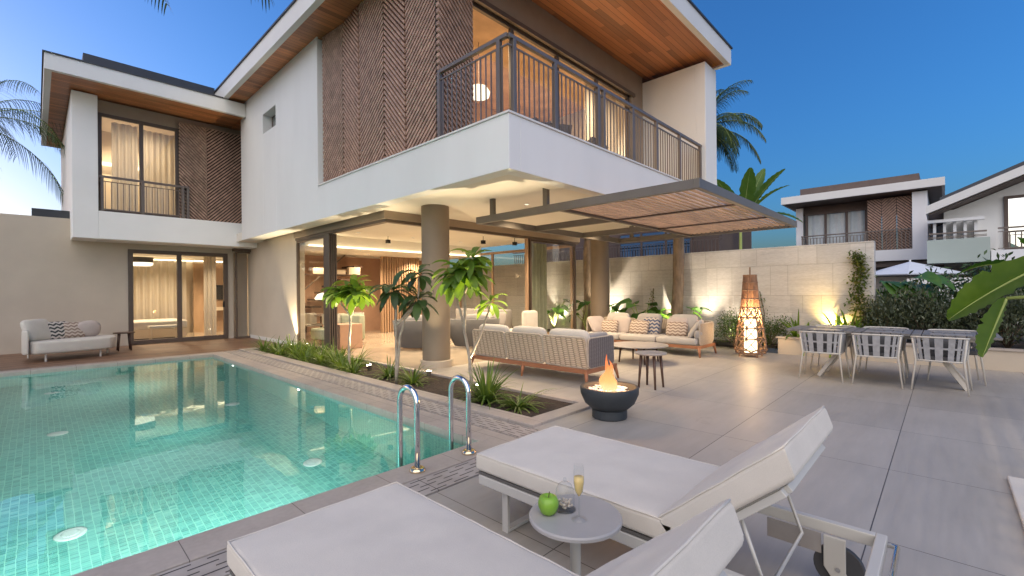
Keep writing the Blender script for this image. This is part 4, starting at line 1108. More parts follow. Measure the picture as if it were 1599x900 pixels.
# ------------------------------------------------------------------ furniture indoors and on the balcony
def tub_chair(c, rz, label, s=1.):
    r = thing('tub_armchair', label, 'armchair', (0, 0, 0), 'dark tub armchairs in the living room')
    pl = []; 
    w = MB(); n = 28; vs = []
    for k in range(n + 1):
        a = R(60) + R(240) * k / n
        for q, z_ in ((.36, .04), (.47, .30), (.50, .64), (.42, .66), (.38, .40)): vs.append((q * math.cos(a), q * math.sin(a) * 1.25, z_))
    fs = [(k * 5 + i, k * 5 + i + 1, k * 5 + 6 + i, k * 5 + 5 + i) for k in range(n) for i in range(4)]
    fs += [tuple(range(5)), tuple(n * 5 + i for i in range(5))[::-1]]
    w.add(vs, fs); w.build('shell', M['tub'], r, smooth=True, fixn=True)
    w = MB(); w.lathe([(.26, .06), (.33, .12), (.37, .36), (.33, .42)], (.04, 0, 0), 28, 1, 1.2); w.build('seat', M['cushgrey'], r, smooth=True)
    w = MB(); w.blob((-.22, 0, .60), (.16, .7, .34), n=8); w.build('back_cushion', M['cushgrey'], r, smooth=True)
    r.location = c; r.rotation_euler = (0, 0, rz); r.scale = (s, s, s); return r
tub_chair((6.65, 9.5, .005), R(50), 'dark tub armchair left of the round column, seen from behind', 1.1)
tub_chair((7.75, 8.75, .005), R(60), 'dark tub armchair right of the round column in the living room', 1.1)
w = MB(); w.box(5.15, 5.75, 10.75, 11.3, .006, .62); tag(w.build('orange_cabinet', M['terracotta'], None, bevel=.01), 'low orange-brown cabinet inside the open glass corner', 'cabinet')
def indoor_chair():
    r = thing('indoor_chair', 'x', 'chair', (0, 0, 0), 'pale dining chairs in the living room')
    w = MB(); w.box(-.22, .22, -.22, .22, .42, .48); w.build('seat', M['cush'], r, bevel=.015)
    w = MB(); w.lathe([(.27, .50), (.28, .80)], (0, 0, 0), 24, closed=False); w.v = [p for p in w.v]; w.f = [f for f in w.f if sum(w.v[i][0] for i in f) / 4 < .05]; w.build('backrest', M['cush'], r, smooth=True)
    for xx, yy in ((-.2, -.2), (-.2, .2), (.2, -.2), (.2, .2)): MB().tube([(xx, yy, .44), (xx * 1.2, yy * 1.2, 0)], [.02, .012], 6).build('leg', M['dkwood'], r)
    return r
ic = indoor_chair(); ic.location = (6.75, 13.1, .005); ic.rotation_euler = (0, 0, R(150)); ic['label'] = 'pale dining chair right of the indoor dining table'
dup(ic, (5.95, 12.9, .005), R(60), 'pale dining chair in front of the indoor dining table'); dup(ic, (5.75, 13.7, .005), R(-20), 'pale dining chair left of the indoor dining table')
round_table((6.3, 13.5), .65, .75, 'dark round dining table inside beneath the stairs', 'indoor_table', 'dkwood', 'dkwood')
r = thing('staircase', 'dark open-tread staircase at the back of the living room', 'staircase', (6.4, 14.6, 0))
for k in range(9):
    w = MB(); w.box(5.5 + k * .24, 5.82 + k * .24, 14.4, 15.3, .5 + k * .22, .56 + k * .22); w.build('tread', M['dkwood'], r)
w = MB(); w.bar((5.5, 14.38, 1.3), (7.6, 14.38, 3.1), .03, .04); w.build('handrail', M['frame'], r)
r = thing('display_shelf', 'dark hanging shelf with pale boxes above the indoor dining table', 'shelf', (6.4, 14.0, 1.4))
w = MB(); w.box(5.4, 7.6, 13.9, 14.1, 1.95, 2.0); w.build('shelf', M['dkwood'], r)
for k, (a, b_) in enumerate(((5.9, 2.25), (6.5, 2.2), (7.0, 2.3))):
    w = MB(); w.box(a, a + .38, 13.92, 14.08, 2.0, b_ - .06); w.build('box', M['cream'], r)
# black ceiling spots
from math import tan
CAM_A = R(43.6)
for k, (xx, yy, ln, lab) in enumerate(((6.9, 11.4, .10, 'cube spot hanging nearest the sliding frame'), (7.0, 9.3, .12, 'larger cube spot hanging before the round column'), (7.6, 10.6, .22, 'lower cube spot left of the round column'),
        (8.05, 11.2, .15, 'small far cube spot left of the round column'), (8.9, 9.6, .12, 'cube spot hanging right of the round column'), (9.9, 9.3, .12, 'cube spot hanging above the sliding doors'))):
    r = thing('ceiling_spot', 'small black ' + lab, 'ceiling spot', (xx, yy, 3.0))
    w = MB(); w.box(xx - .05, xx + .05, yy - .05, yy + .05, 3.0 - ln - .1, 3.0 - ln); w.build('head', M['tv'], r)
    w = MB(); w.box(xx - .006, xx + .006, yy - .006, yy + .006, 3.0 - ln, 3.0); w.build('stem', M['tv'], r)
# indoor sofa seen through the glass, floor lamp and pale armchair
r = thing('indoor_sofa', 'long grey sofa at the back of the living room beyond the tub chairs', 'sofa', (9.6, 10.5, 0))
w = MB(); w.box(8.9, 9.8, 9.6, 12.0, .15, .44); w.build('seat', M['cushgrey'], r, smooth=True, bevel=.05); w = MB(); w.box(9.8, 10.1, 9.6, 12.0, .15, .85); w.build('backrest', M['cushgrey'], r, smooth=True, bevel=.05)
pillow('round cream cushion on the indoor sofa near the right tub armchair', (9.3, 9.95, .60), .42, .40, .14, R(200), R(15), 'cush'); pillow('slate blue cushion on the indoor sofa', (9.4, 9.45, .60), .44, .42, .14, R(200), R(15), 'cushgrey')
r = thing('armchair', 'pale high-backed armchair just behind the woven sofa', 'armchair', (8.5, 7.9, 0))
w = MB(); w.box(8.2, 8.8, 7.55, 8.15, .12, .45); w.build('seat', M['cush'], r, smooth=True, bevel=.06); w = MB(); w.box(8.3, 8.8, 7.45, 7.62, .12, .92); w.build('backrest', M['cush'], r, smooth=True, bevel=.07)
# room by the fixed window: lamp and settee
r = thing('table_lamp', 'small domed lamp glowing behind the fixed window', 'lamp', (5.7, 12.9, 0))
MB().lathe([(.22, 1.22), (.24, 1.26), (.16, 1.38), (.03, 1.42)], (5.7, 12.9, 0), 24).build('lamp_shade', M['lampglow'], r, smooth=True); MB().tube([(5.7, 12.9, .5), (5.7, 12.9, 1.25)], .015, 8).build('stem', M['frame'], r)
r = thing('settee', 'grey-green settee behind the fixed window', 'settee', (5.9, 12.2, 0))
w = MB(); w.box(5.35, 6.1, 11.6, 13.0, .12, .42); w.build('seat', M['greencurtain'], r, smooth=True, bevel=.05); w = MB(); w.box(6.1, 6.3, 11.6, 13.0, .12, .8); w.build('backrest', M['greencurtain'], r, smooth=True, bevel=.05)
# bedroom
r = thing('bed', 'wide low bed with white cover behind the sliding door', 'bed', (2.2, 18.6, 0))
w = MB(); w.box(1.3, 3.4, 17.9, 19.6, .05, .32); w.build('base', M['cream'], r); w = MB(); w.box(1.28, 3.42, 17.88, 19.6, .32, .58); w.build('mattress', M['cush'], r, smooth=True, bevel=.05)
r = thing('bench', 'small pale bench at the foot of the bed', 'bench', (2.9, 17.4, 0))
w = MB(); w.box(2.35, 3.1, 17.2, 17.6, .40, .46); w.build('seat', M['cush'], r, bevel=.01)
for xx in (2.4, 3.05):
    for yy in (17.24, 17.56): MB().tube([(xx, yy, .40), (xx, yy, .01)], .015, 6).build('leg', M['cream'], r)
r = thing('drum_ceiling_lamp', 'glowing drum lamp with dark rim under the bedroom ceiling', 'ceiling lamp', (2.25, 17.9, 2.45))
MB().lathe([(.30, 2.40), (.31, 2.56)], (2.25, 17.9, 0), 32, closed=False).build('rim', M['frame'], r); MB().lathe([(.24, 2.30), (.295, 2.33), (.295, 2.5)], (2.25, 17.9, 0), 32).build('diffuser', M['lampglow'], r)
r = thing('wall_screen', 'black television on the wood panel in the bedroom', 'television', (5.0, 19.85, 1.2)); w = MB(); w.box(4.5, 5.2, 19.84, 19.9, 1.2, 1.75); w.build('panel', M['tv'], r); w = MB(); w.box(4.3, 5.3, 19.6, 19.9, .8, .92); w.build('shelf', M['cream'], r)
# balcony: pendant and chairs
r = thing('pendant_lamp', 'glowing white dome pendant in the balcony room', 'pendant lamp', (6.41, 7.0, 5.5))
MB().lathe([(.05, 5.70), (.17, 5.66), (.23, 5.56), (.21, 5.47), (.05, 5.45)], (6.41, 7.0, 0), 28).build('lamp_shade', M['lampglow'], r, smooth=True); MB().tube([(6.41, 7, 5.68), (6.41, 7, 6.6)], .006, 6).build('cord', M['frame'], r)
def balcony_chair(c, rz, label):
    r = thing('balcony_chair', label, 'chair', (0, 0, 0), 'dark woven chairs on the balcony')
    w = MB(); w.box(-.3, .3, -.32, .32, .36, .44); w.build('seat', M['weave2'], r, bevel=.02)
    w = MB(); w.prism([(-.3, -.34, .42), (-.3, .34, .42), (-.42, .36, .86), (-.42, -.36, .86)], (.05, 0, 0)); w.build('backrest', M['weave2'], r, fixn=True)
    for yy in (-.34, .34): w = MB(); w.prism([(-.36, yy, .42), (.3, yy, .42), (.3, yy, .58), (-.42, yy, .84)], (0, .04, 0)); w.build('arm', M['weave2'], r, fixn=True)
    for xx, yy in ((-.27, -.29), (-.27, .29), (.27, -.29), (.27, .29)): MB().tube([(xx, yy, .38), (xx * 1.1, yy * 1.1, 0)], .016, 6).build('leg', M['frame'], r)
    r.location = c; r.rotation_euler = (0, 0, rz)
balcony_chair((5.0, 4.9, 3.265), R(190), 'dark woven chair at the balcony corner beneath the pendant')
balcony_chair((6.0, 4.95, 3.265), R(60), 'dark woven chair on the balcony, only its top above the parapet right of the corner')
balcony_chair((7.1, 4.95, 3.265), R(100), 'dark woven chair on the balcony, farthest from its corner')
# planter spotlights
def uplight(name_lab, c, tgt, W, ang=50, col=(1, .80, .50), glow=True):
    r = thing('garden_spotlight', name_lab, 'spotlight', c)
    d_ = (V(tgt) - V(c)).normalized(); p = V(c)
    MB().tube([p - V((0, 0, .1)), p], .008, 6).build('spike', M['frame'], r)
    MB().tube([p - d_ * .02, p + d_ * .07], [.036, .045], 16, cap=True).build('housing', M['frame'], r)
    MB().tube([p + d_ * .071, p + d_ * .078], .041, 16).build('lens', M['spotglow'], r)
    light('SPOT', p + d_ * .09, W, col, tgt, angle=ang, blend=.7, radius=.03)
uplight('small bright spotlight in the planter between the left and middle plumeria', (4.28, 7.75, -.01), (4.02, 7.95, 1.45), 120, 66)
uplight('small bright spotlight in the planter beside the right plumeria', (4.42, 4.88, -.01), (4.2, 4.85, 1.75), 135, 66)
uplight('small spotlight at the foot of the big round column', (4.60, 6.35, -.01), (5.2, 6.9, 2.9), 40, 60)
uplight('small spotlight at the corner of the plaster side wall', (4.62, 12.35, -.01), (4.78, 12.72, 2.2), 190, 60)

# ------------------------------------------------------------------ walls in the garden
r = thing('garden_wall', 'high travertine garden wall of large slabs behind the lantern and sofa', 'wall', (12.1, 6, 0))
w = MB(); w.box(12.0, 12.28, 1.05, 17.5, 0, 2.385); w.build('stone_wall', M['trav'], r, bevel=.006)
r = thing('planter_wall', 'low rendered planter wall with pale cap behind the dining table', 'wall', (11.1, -2, 0))
w = MB(); w.box(11.09, 11.19, -12, 2.62, 0, .335); w.box(11.19, 12.0, 2.52, 2.62, 0, .335); w.build('render', M['greige'], r)
w = MB(); w.box(11.06, 11.24, -12, 2.65, .335, .37); w.build('cap', M['coping'], r, bevel=.004)

# ------------------------------------------------------------------ plants
def leaf(mb, base, d, Ln, W, droop=.5, fold=.25, seg=5, prof=None, up=(0, 0, 1), twist=0., pleat=0.):
    """a blade that starts along d and bends down; two strips folded at the midrib"""
    d = V(d).normalized(); up = V(up); side = d.cross(up)
    if side.length < .05: side = V((1, 0, 0))
    side.normalize(); nrm = side.cross(d).normalized()
    if twist:
        q = Matrix.Rotation(twist, 3, d); side = q @ side; nrm = q @ nrm
    p = V(base); vs = []; cd = d.copy(); st = Ln / seg
    pf = prof or (lambda t: math.sin(math.pi * min(1, t * .92 + .06)) ** .75)
    for i in range(seg + 1):
        t = i / seg; h = W / 2 * pf(t); n_ = side.cross(cd).normalized(); fold_ = fold + (pleat if i % 2 else -pleat)
        vs += [p - side * h + n_ * h * fold_, p.copy(), p + side * h + n_ * h * fold_]
        cd = (cd + V((0, 0, -1)) * droop / seg).normalized(); p = p + cd * st
    fs = []
    for i in range(seg):
        a = i * 3; fs += [(a, a + 1, a + 4, a + 3), (a + 1, a + 2, a + 5, a + 4)]
    mb.add(vs, fs); return p
def rdir(rn, el0=-20, el1=60, az=None, aw=math.pi):
    a = (az if az is not None else 0) + (rn.random() * 2 - 1) * aw; e = R(el0 + (el1 - el0) * rn.random())
    return V((math.cos(a) * math.cos(e), math.sin(a) * math.cos(e), math.sin(e)))

def plumeria(label, base, stems, leafm, seed, Ln=.43, W=.135, trunkm='palebark', n=16, r0=.026):
    """stems: list of polylines (relative points, first from the ground); each ends in a rosette of long leaves"""
    rn = random.Random(seed)
    r = thing('plumeria_tree', label, 'small tree', base)
    t = MB(); c = MB(); B = V(base)
    for pl, nl, scale in stems:
        pts = [B + V(p) for p in pl]; m = len(pts)
        # refine with slight wobble
        fine = []
        for a, b_ in zip(pts, pts[1:]):
            for k in range(4): fine.append(a.lerp(b_, k / 4) + V((rn.uniform(-.006, .006), rn.uniform(-.006, .006), 0)))
        fine.append(pts[-1])
        t.tube(fine, [r0 * (1 - .5 * i / len(fine)) * (1 if pl[0][2] < .1 else .72) for i in range(len(fine))], 8)
        tip = pts[-1]
        for k in range(nl):
            a = k * 2.4 + rn.random() * .6; e = R(62 - 88 * (k / nl) + rn.uniform(-12, 12))
            d_ = V((math.cos(a) * math.cos(e), math.sin(a) * math.cos(e), math.sin(e)))
            leaf(c, tip + V((0, 0, .05 * (1 - k / nl))), d_, Ln * scale * rn.uniform(.75, 1.12), W * scale * rn.uniform(.85, 1.15), droop=rn.uniform(.8, 2.1), fold=.3, seg=7,
                 prof=lambda t_: max(.02, math.sin(math.pi * min(1, (t_ * .96 + .03)) ** 1.25) ** .8))
    t.build('trunk', M[trunkm], r, smooth=True); c.build('crown', M[leafm], r, smooth=True)
plumeria('slim plumeria with bright yellow-green uplit leaves, in front of the orange cabinet', (3.96, 7.93, -.02),
         [([(0, 0, 0), (.03, .02, .6), (.05, 0, 1.0), (.10, -.10, 1.22), (.12, -.14, 1.38)], 30, 1.0), ([(.05, 0, 1.0), (-.06, .12, 1.2), (-.08, .16, 1.40)], 26, 1.0), ([(.05, 0, 1.0), (.14, .10, 1.25), (.16, .12, 1.5)], 26, 1.0)], 'leaf', 1)
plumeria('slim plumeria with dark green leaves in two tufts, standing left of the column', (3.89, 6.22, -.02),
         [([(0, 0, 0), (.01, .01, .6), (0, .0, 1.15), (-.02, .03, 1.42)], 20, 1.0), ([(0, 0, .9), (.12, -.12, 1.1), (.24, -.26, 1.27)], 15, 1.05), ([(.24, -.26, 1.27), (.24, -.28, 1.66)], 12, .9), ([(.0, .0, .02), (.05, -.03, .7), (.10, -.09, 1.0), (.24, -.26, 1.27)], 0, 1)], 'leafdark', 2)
plumeria('tallest plumeria with a forked pale trunk, leaning before the woven sofa', (4.23, 4.82, -.02),
         [([(0, 0, 0), (-.02, .02, .45), (-.06, .08, .85), (-.07, .06, 1.40), (-.05, .04, 1.66)], 30, 1.1), ([(-.06, .08, .95), (-.13, .17, 1.35), (-.11, .12, 1.62)], 26, 1.1), ([(-.02, .02, .48), (.08, -.12, .85), (.16, -.22, 1.24)], 12, .72), ([(-.07, .06, 1.4), (.02, -.03, 1.74), (.02, -.02, 1.86)], 16, .9)], 'leaf', 3)

def strap_clump(label, c, n, Ln, seed, m='strapleaf', W=.022, name='strap_leaf_plant', group='strap-leaf clumps in the pool planter', tilt=(15, 80)):
    rn = random.Random(seed); mb = MB()
    for k in range(n):
        q = .07 * rn.random(); a = rn.random() * 6.28
        d_ = rdir(rn, *tilt, az=a, aw=.5); leaf(mb, (c[0] + q * math.cos(a), c[1] + q * math.sin(a), c[2]), d_, Ln * rn.uniform(.55, 1.1), W * rn.uniform(.7, 1.2), droop=rn.uniform(.5, 1.9), fold=.3, seg=6, prof=lambda t: (1 - t) ** .55 * min(1, .6 + t * 3))
    return tag(mb.build(name, M[m], None, smooth=True, loc=c), label, 'plant', group)
rn = random.Random(21)
names = ['first', 'second', 'third', 'fourth', 'fifth', 'sixth', 'seventh', 'eighth', 'ninth', 'tenth', 'eleventh', 'twelfth', 'thirteenth', 'fourteenth', 'fifteenth', 'sixteenth', 'seventeenth', 'eighteenth', 'nineteenth', 'twentieth', 'twenty-first', 'twenty-second', 'twenty-third', 'twenty-fourth', 'twenty-fifth', 'twenty-sixth']
yy = 12.3; i = 0; PL = []
while yy > 5.3:
    PL.append((4.02 + rn.uniform(-.14, .12), yy)); 
    if yy > 8.2: PL.append((4.40 + rn.uniform(-.1, .12), yy - .25))
    yy -= .52 if yy > 8 else .78
for i, (xx, yy) in enumerate(PL[:26]):
    strap_clump('low arching strap-leaf clump in the pool planter, %s from the house end' % names[i], (xx, yy, -.03), 85, .52 if yy > 8 else .44, 100 + i, W=.032, tilt=(10, 75))
strap_clump('large upright strap-leaf clump in the planter right of the handrails', (4.02, 4.30, -.03), 130, .60, 50, W=.034, tilt=(30, 85))
strap_clump('spreading strap-leaf clump nearest the planter tip', (4.10, 3.82, -.03), 100, .50, 51, W=.03, tilt=(5, 60))

# broad-leaved plants behind the far sofa
def ear_plant(label, c, n, H, S, seed, m='earleaf', cat='plant', name='elephant_ear_plant', az=None, aw=math.pi, group=None):
    rn = random.Random(seed); r = thing(name, label, cat, c, group); st = MB(); lf = MB()
    for k in range(n):
        a = (az if az is not None else 0) + (rn.random() * 2 - 1) * aw; out = S * rn.uniform(.3, 1.0); h = H * rn.uniform(.55, 1.05)
        tip = V(c) + V((math.cos(a) * out, math.sin(a) * out, h)); mid = V(c) + V((math.cos(a) * out * .35, math.sin(a) * out * .35, h * .6))
        st.tube([V(c), mid, tip], [.014, .011, .008], 6)
        L_ = S * rn.uniform(.75, 1.15); d_ = V((math.cos(a), math.sin(a), rn.uniform(-.1, .45)))
        leaf(lf, tip - d_ * L_ * .18, d_, L_, L_ * .78, droop=rn.uniform(.8, 1.6), fold=rn.uniform(.05, .3), seg=8, twist=rn.uniform(-.4, .4),
             prof=lambda t: max(.02, (min(1, t * 7 + .45)) * (1 - t ** 1.7) ** .8 * (1 + .03 * math.sin(t * 60))))
    st.build('stems', M['rib'], r, smooth=True); lf.build('leaves', M[m], r, smooth=True)
    return r
ear_plant('broad-leaved elephant ear plant between the column and the far sofa', (11.35, 6.75, .12), 9, .85, .42, 31)
ear_plant('large elephant ear plant behind the middle of the far sofa', (11.3, 5.95, .12), 10, .95, .50, 32)
ear_plant('elephant ear plant with a tall single leaf, left of the palm trunk', (11.45, 5.45, .12), 9, .80, .42, 33)
ear_plant('elephant ear plant between the palm trunk and the round bush', (11.35, 4.65, .12), 7, .85, .34, 34)
ear_plant('elephant ear plant seen left of the far column beside the glass', (11.6, 7.9, .12), 10, 1.0, .42, 35)
ear_plant('elephant ear plant reflected in the last glass pane, nearest the house', (11.75, 9.3, .12), 10, 1.0, .42, 36)
ear_plant('big single-leaved elephant ear beyond the end of the travertine wall', (12.6, .75, .30), 7, 1.35, .68, 37, az=math.pi, aw=1.2)

def bush(label, c, size, n, m, seed, ls=.045, name='shrub', group=None, cat='shrub', flat=.0, upright=.0, clumps=14):
    """leaf cloud: clumps of small leaves spread through an ellipsoid"""
    rn = random.Random(seed); r = thing(name, label, cat, c, group); lf = MB(); st = MB(); C = V(c)
    cl = []
    for k in range(clumps):
        a = rn.random() * 6.28; e = math.asin(rn.uniform(-.3, 1)); q = rn.uniform(.45, .98)
        p = V((math.cos(a) * math.cos(e) * q * size[0] / 2, math.sin(a) * math.cos(e) * q * size[1] / 2, size[2] * (.48 + .5 * math.sin(e) * q))); cl.append(p)
        st.tube([C, C + p * .5 + V((0, 0, .05)), C + p], [.012, .008, .004], 5)
    for k in range(n):
        p = cl[rn.randrange(clumps)]; s = .30 * min(size)
        g_ = V((rn.gauss(0, .55) * s, rn.gauss(0, .55) * s, rn.gauss(0, .55) * s)); q = C + p + g_
        if q.z < c[2]: q.z = c[2] + rn.random() * .1
        d_ = (p.normalized() * .8 + V((rn.gauss(0, .6), rn.gauss(0, .6), rn.gauss(0, .6) + upright))).normalized()
        leaf(lf, q, d_, ls * rn.uniform(.7, 1.4), ls * .42, droop=.4, fold=.2, seg=2, prof=lambda t: (.25, 1, .08)[min(2, int(t * 2 + .01))], twist=rn.uniform(-1, 1))
    st.build('stems', M['bark'], r, smooth=True); lf.build('foliage', M[m], r)
    return r
bush('rounded small-leaved bush between the far sofa and the wicker lantern', (11.35, 3.55, .0), (.95, 1.25, .75), 3600, 'bush', 41, .05, clumps=26)
bush('low leafy mound at the foot of the travertine wall behind the lantern', (11.7, 2.95, .1), (.5, 1.0, .75), 900, 'bush', 42, .05)
# climber at the wall end
def climber(label, pts, n, m, seed, spread=.12, ls=.07):
    rn = random.Random(seed); r = thing('climbing_plant', label, 'climber', pts[0]); st = MB(); st.tube(pts, [.012] * len(pts), 6); lf = MB()
    for k in range(n):
        t = rn.random() ** .85 * (len(pts) - 1); i = min(len(pts) - 2, int(t)); p = V(pts[i]).lerp(V(pts[i + 1]), t - i)
        s = spread * (1.2 - .5 * t / (len(pts) - 1)); p += V((rn.uniform(-.08, 0), rn.gauss(0, .5) * s, rn.gauss(0, .4) * s))
        leaf(lf, p, rdir(rn, -50, 30, math.pi, 1.4), ls * rn.uniform(.7, 1.3), ls * .6, .6, .2, 3)
    st.build('stem', M['bark'], r, smooth=True); lf.build('leaves', M[m], r)
climber('climbing plant trained up the end of the travertine wall', [(11.94, 1.35, .30), (11.94, 1.22, .8), (11.95, 1.32, 1.3), (11.95, 1.25, 1.8), (11.95, 1.36, 2.15)], 900, 'reddead', 43, .19)
climber('thin creeper on the travertine wall behind the far sofa', [(11.94, 6.0, .12), (11.94, 5.95, .9), (11.95, 5.9, 1.45)], 60, 'reddead', 44, .08, .06)
climber('sparse creeper on the travertine wall behind the wicker lantern', [(11.94, 3.15, .12), (11.94, 3.1, .8), (11.95, 3.2, 1.35)], 90, 'bush', 45, .1, .05)
# rosette plants in the bed below the wall, lit from below
for k, (yy, H_, n_, lab) in enumerate(((2.35, .75, 34, 'thin spiky plant in the raised bed nearest the lantern'), (1.95, .6, 30, 'small spiky plant in the raised bed behind the near table corner'), (1.62, .85, 60, 'brightest yellow-lit rosette plant below the travertine wall'), (1.28, .75, 44, 'yellow-lit rosette plant at the foot of the climbing plant'), (2.15, .5, 30, 'low dark-tipped rosette plant between the two spiky plants'), (1.45, .8, 50, 'tall yellow-lit rosette plant just left of the climbing plant'))):
    strap_clump(lab, (11.55 + .1 * (k % 2), yy, .30), n_, H_, 60 + k, m='leaf', W=.075, name='rosette_plant', group='rosette plants under the wall', tilt=(12, 75))
# shrubs right of the wall: grey-green low ones in front, dark big-leaved ones behind
sh = [(11.75, .85, .75, .60), (11.85, .30, .85, .82), (11.72, -.25, .75, .55), (11.75, -.8, .9, .86), (11.7, -1.4, .85, .66), (11.85, -2.0, 1.0, .95)]
labs = ['closest to the wall end', 'second from the wall end', 'third from the wall end', 'behind the hanging banana leaf', 'right of the banana leaf', 'at the right edge of the photo']
for k, (xx, yy, s, h) in enumerate(sh):
    bush('low grey-green fine-leaved shrub behind the planter wall, ' + labs[k], (xx, yy, .30), (s, s, h * 1.25), 2600, 'rosemary', 70 + k, .07, group='grey-green shrubs behind the planter wall', upright=.8, clumps=30)
dk = [(13.3, .10, 1.1, 1.25, 'dark glossy shrub left of the pale neighbour wall, below the parasol'), (13.6, -.85, 1.2, 1.45, 'dark glossy shrub above the hanging banana leaf'), (13.6, -1.9, 1.3, 1.6, 'dark glossy shrub at the right edge, tallest of its row'), (14.2, .9, 1.0, 1.0, 'dark glossy shrub half hidden behind the end of the travertine wall')]
for k, (xx, yy, s, h, lab) in enumerate(dk):
    bush(lab, (xx, yy, .30), (s, s * 1.05, h), 1500, 'leafdark', 80 + k, .12, group='dark shrubs behind the low ones', clumps=26)

# palms
def palm(label, base, crown, n, Ln, seed, r0=.14, droop=1.5, el=(-10, 75), leaflet=.5, az=None, aw=math.pi, npair=34, lw=.022, bend=None):
    rn = random.Random(seed); r = thing('palm_tree', label, 'palm', base); t = MB(); B, C = V(base), V(crown)
    K_ = V(bend) if bend else B.lerp(C, .5)
    pts = [(B * (1 - k / 10) ** 2 + K_ * 2 * (k / 10) * (1 - k / 10) + C * (k / 10) ** 2) + V((.05 * math.sin(k * 1.3), .05 * math.cos(k * 1.1), 0)) for k in range(11)]
    t.tube(pts, [r0 * (1.15 - .3 * k / 10) * (1 + .07 * (k % 2)) for k in range(11)], 14); t.build('trunk', M['bark'], r, smooth=True)
    fr = MB(); rb = MB()
    for k in range(n):
        d_ = rdir(rn, el[0], el[1], az, aw); ln = Ln * rn.uniform(.8, 1.1); seg = npair; p = C + d_ * .1; cd = d_.copy(); path = [p.copy()]; st = ln / seg
        for i in range(seg):
            cd = (cd + V((0, 0, -1)) * droop * (.35 + .9 * i / seg) / seg).normalized(); p = p + cd * st; path.append(p.copy())
            if i > 2:
                s_ = cd.cross(V((0, 0, 1))); s_ = s_.normalized() if s_.length > .05 else V((1, 0, 0)); t_ = i / seg
                ll = leaflet * math.sin(math.pi * min(1, .12 + .86 * t_)) ** .6 * rn.uniform(.8, 1.1)
                for sg in (-1, 1):
                    dd = (s_ * sg * .85 + cd * .75 + V((0, 0, rn.uniform(-.1, .25)))).normalized()
                    leaf(fr, p, dd, ll, lw, droop=1.5 + rn.random(), fold=.2, seg=4, prof=lambda q: (1 - q) ** .6)
        rb.tube(path[::3] + [path[-1]], [.016 * (1 - .85 * q / (len(path[::3]))) for q in range(len(path[::3]) + 1)], 5)
    rb.build('frond_stalks', M['rib'], r, smooth=True); fr.build('fronds', M['palm'], r)
    return r
palm('palm behind the end wall with fronds arching out past the balcony', (11.72, 5.12, 0), (13.0, 4.95, 5.9), 26, 1.7, 91, r0=.13, droop=2.4, npair=40, az=R(-45), aw=1.75, leaflet=.42, bend=(11.5, 5.15, 4.2))
palm('palm between the house and the travertine wall, only its trunk in view', (11.75, 8.0, 0), (12.0, 8.0, 5.2), 16, 1.9, 92, r0=.14, droop=1.8)
palm('palm beside the pool left of the photo, frond tips hanging in at the top', (-2.4, 7.0, -.02), (-.95, 6.5, 6.25), 26, 3.3, 93, droop=1.55, el=(-5, 70), leaflet=.75, npair=46, lw=.026)
palm('palm left of the photo with dark fronds at the left edge', (-3.2, 13.0, 0), (-2.8, 12.5, 5.2), 26, 2.05, 94, droop=1.9, el=(-20, 70), leaflet=.6, npair=40)
palm('farther palm behind the taupe wall with drooping feathery fronds at left', (-1.6, 20, -1), (-1.3, 19.6, 6.3), 24, 2.9, 95, droop=2.4, el=(-10, 70), leaflet=.85, npair=40)
def banana(label, base, leaves, seed, name='banana_plant', stem_h=1.4, m='banana'):
    """leaves: (start offset, direction, length, width, droop, twist)"""
    rn = random.Random(seed); r = thing(name, label, 'banana plant', base); st = MB(); B = V(base)
    st.tube([B, B + V((.02, .02, stem_h * .5)), B + V((.03, .0, stem_h))], [.10, .085, .05], 12); st.build('stem', M['rib'], r, smooth=True)
    for (o, d_, ln, wd, dr, tw) in leaves:
        lf = MB(); rb = MB(); p0 = B + V((.03, 0, stem_h - .1)); p1 = B + V(o)
        rb.tube([p0, p0.lerp(p1, .5) + V((0, 0, .05)), p1], [.035, .025, .016], 8)
        leaf(lf, p1, d_, ln, wd, dr, .22, 22, pleat=.05, prof=lambda t: max(.03, math.sin(math.pi * min(1, t * .95 + .04)) ** .55 * (1 + .05 * math.sin(t * 37) + (.0 if int(t * 22) % 5 else -.16))), twist=tw)
        mid = [V(lf.v[i * 3 + 1]) - V((0, 0, .004)) for i in range(23)]
        rb.tube(mid, [.015 * (1 - .9 * i / 22) for i in range(23)], 6)
        a = lf.build('leaf', M[m], r, smooth=True); rb.build('midrib', M['rib'], a, smooth=True)
    return r
banana('tall banana plant beyond the garden wall, broad leaves against the sky', (19.5, 5.9, -1.75), [((.2, .2, 6.2), (-.1, .6, 1), 1.9, .5, .5, .2), ((.1, -.3, 6.2), (.1, -.5, 1), 2.0, .55, .7, -.3), ((-.1, .1, 6.0), (-.4, .9, .6), 1.8, .5, 1.0, .4), ((0, -.4, 5.9), (.0, -1, .5), 1.9, .5, 1.3, .2), ((.2, -.2, 6.3), (.2, -.25, 1), 1.8, .5, .4, .9), ((0, .3, 5.8), (-.3, 1, .3), 1.7, .45, 1.5, 0), ((0, .1, 6.1), (-.2, .3, 1), 1.7, .55, .6, .6), ((.1, -.1, 6.1), (-.3, -.2, 1), 1.9, .6, .5, -.6), ((-.1, -.3, 6.0), (-.2, -.7, .9), 1.9, .55, .9, .3), ((-.1, .3, 6.0), (-.2, .9, .9), 1.6, .5, .9, -.2)], 5, stem_h=5.6)
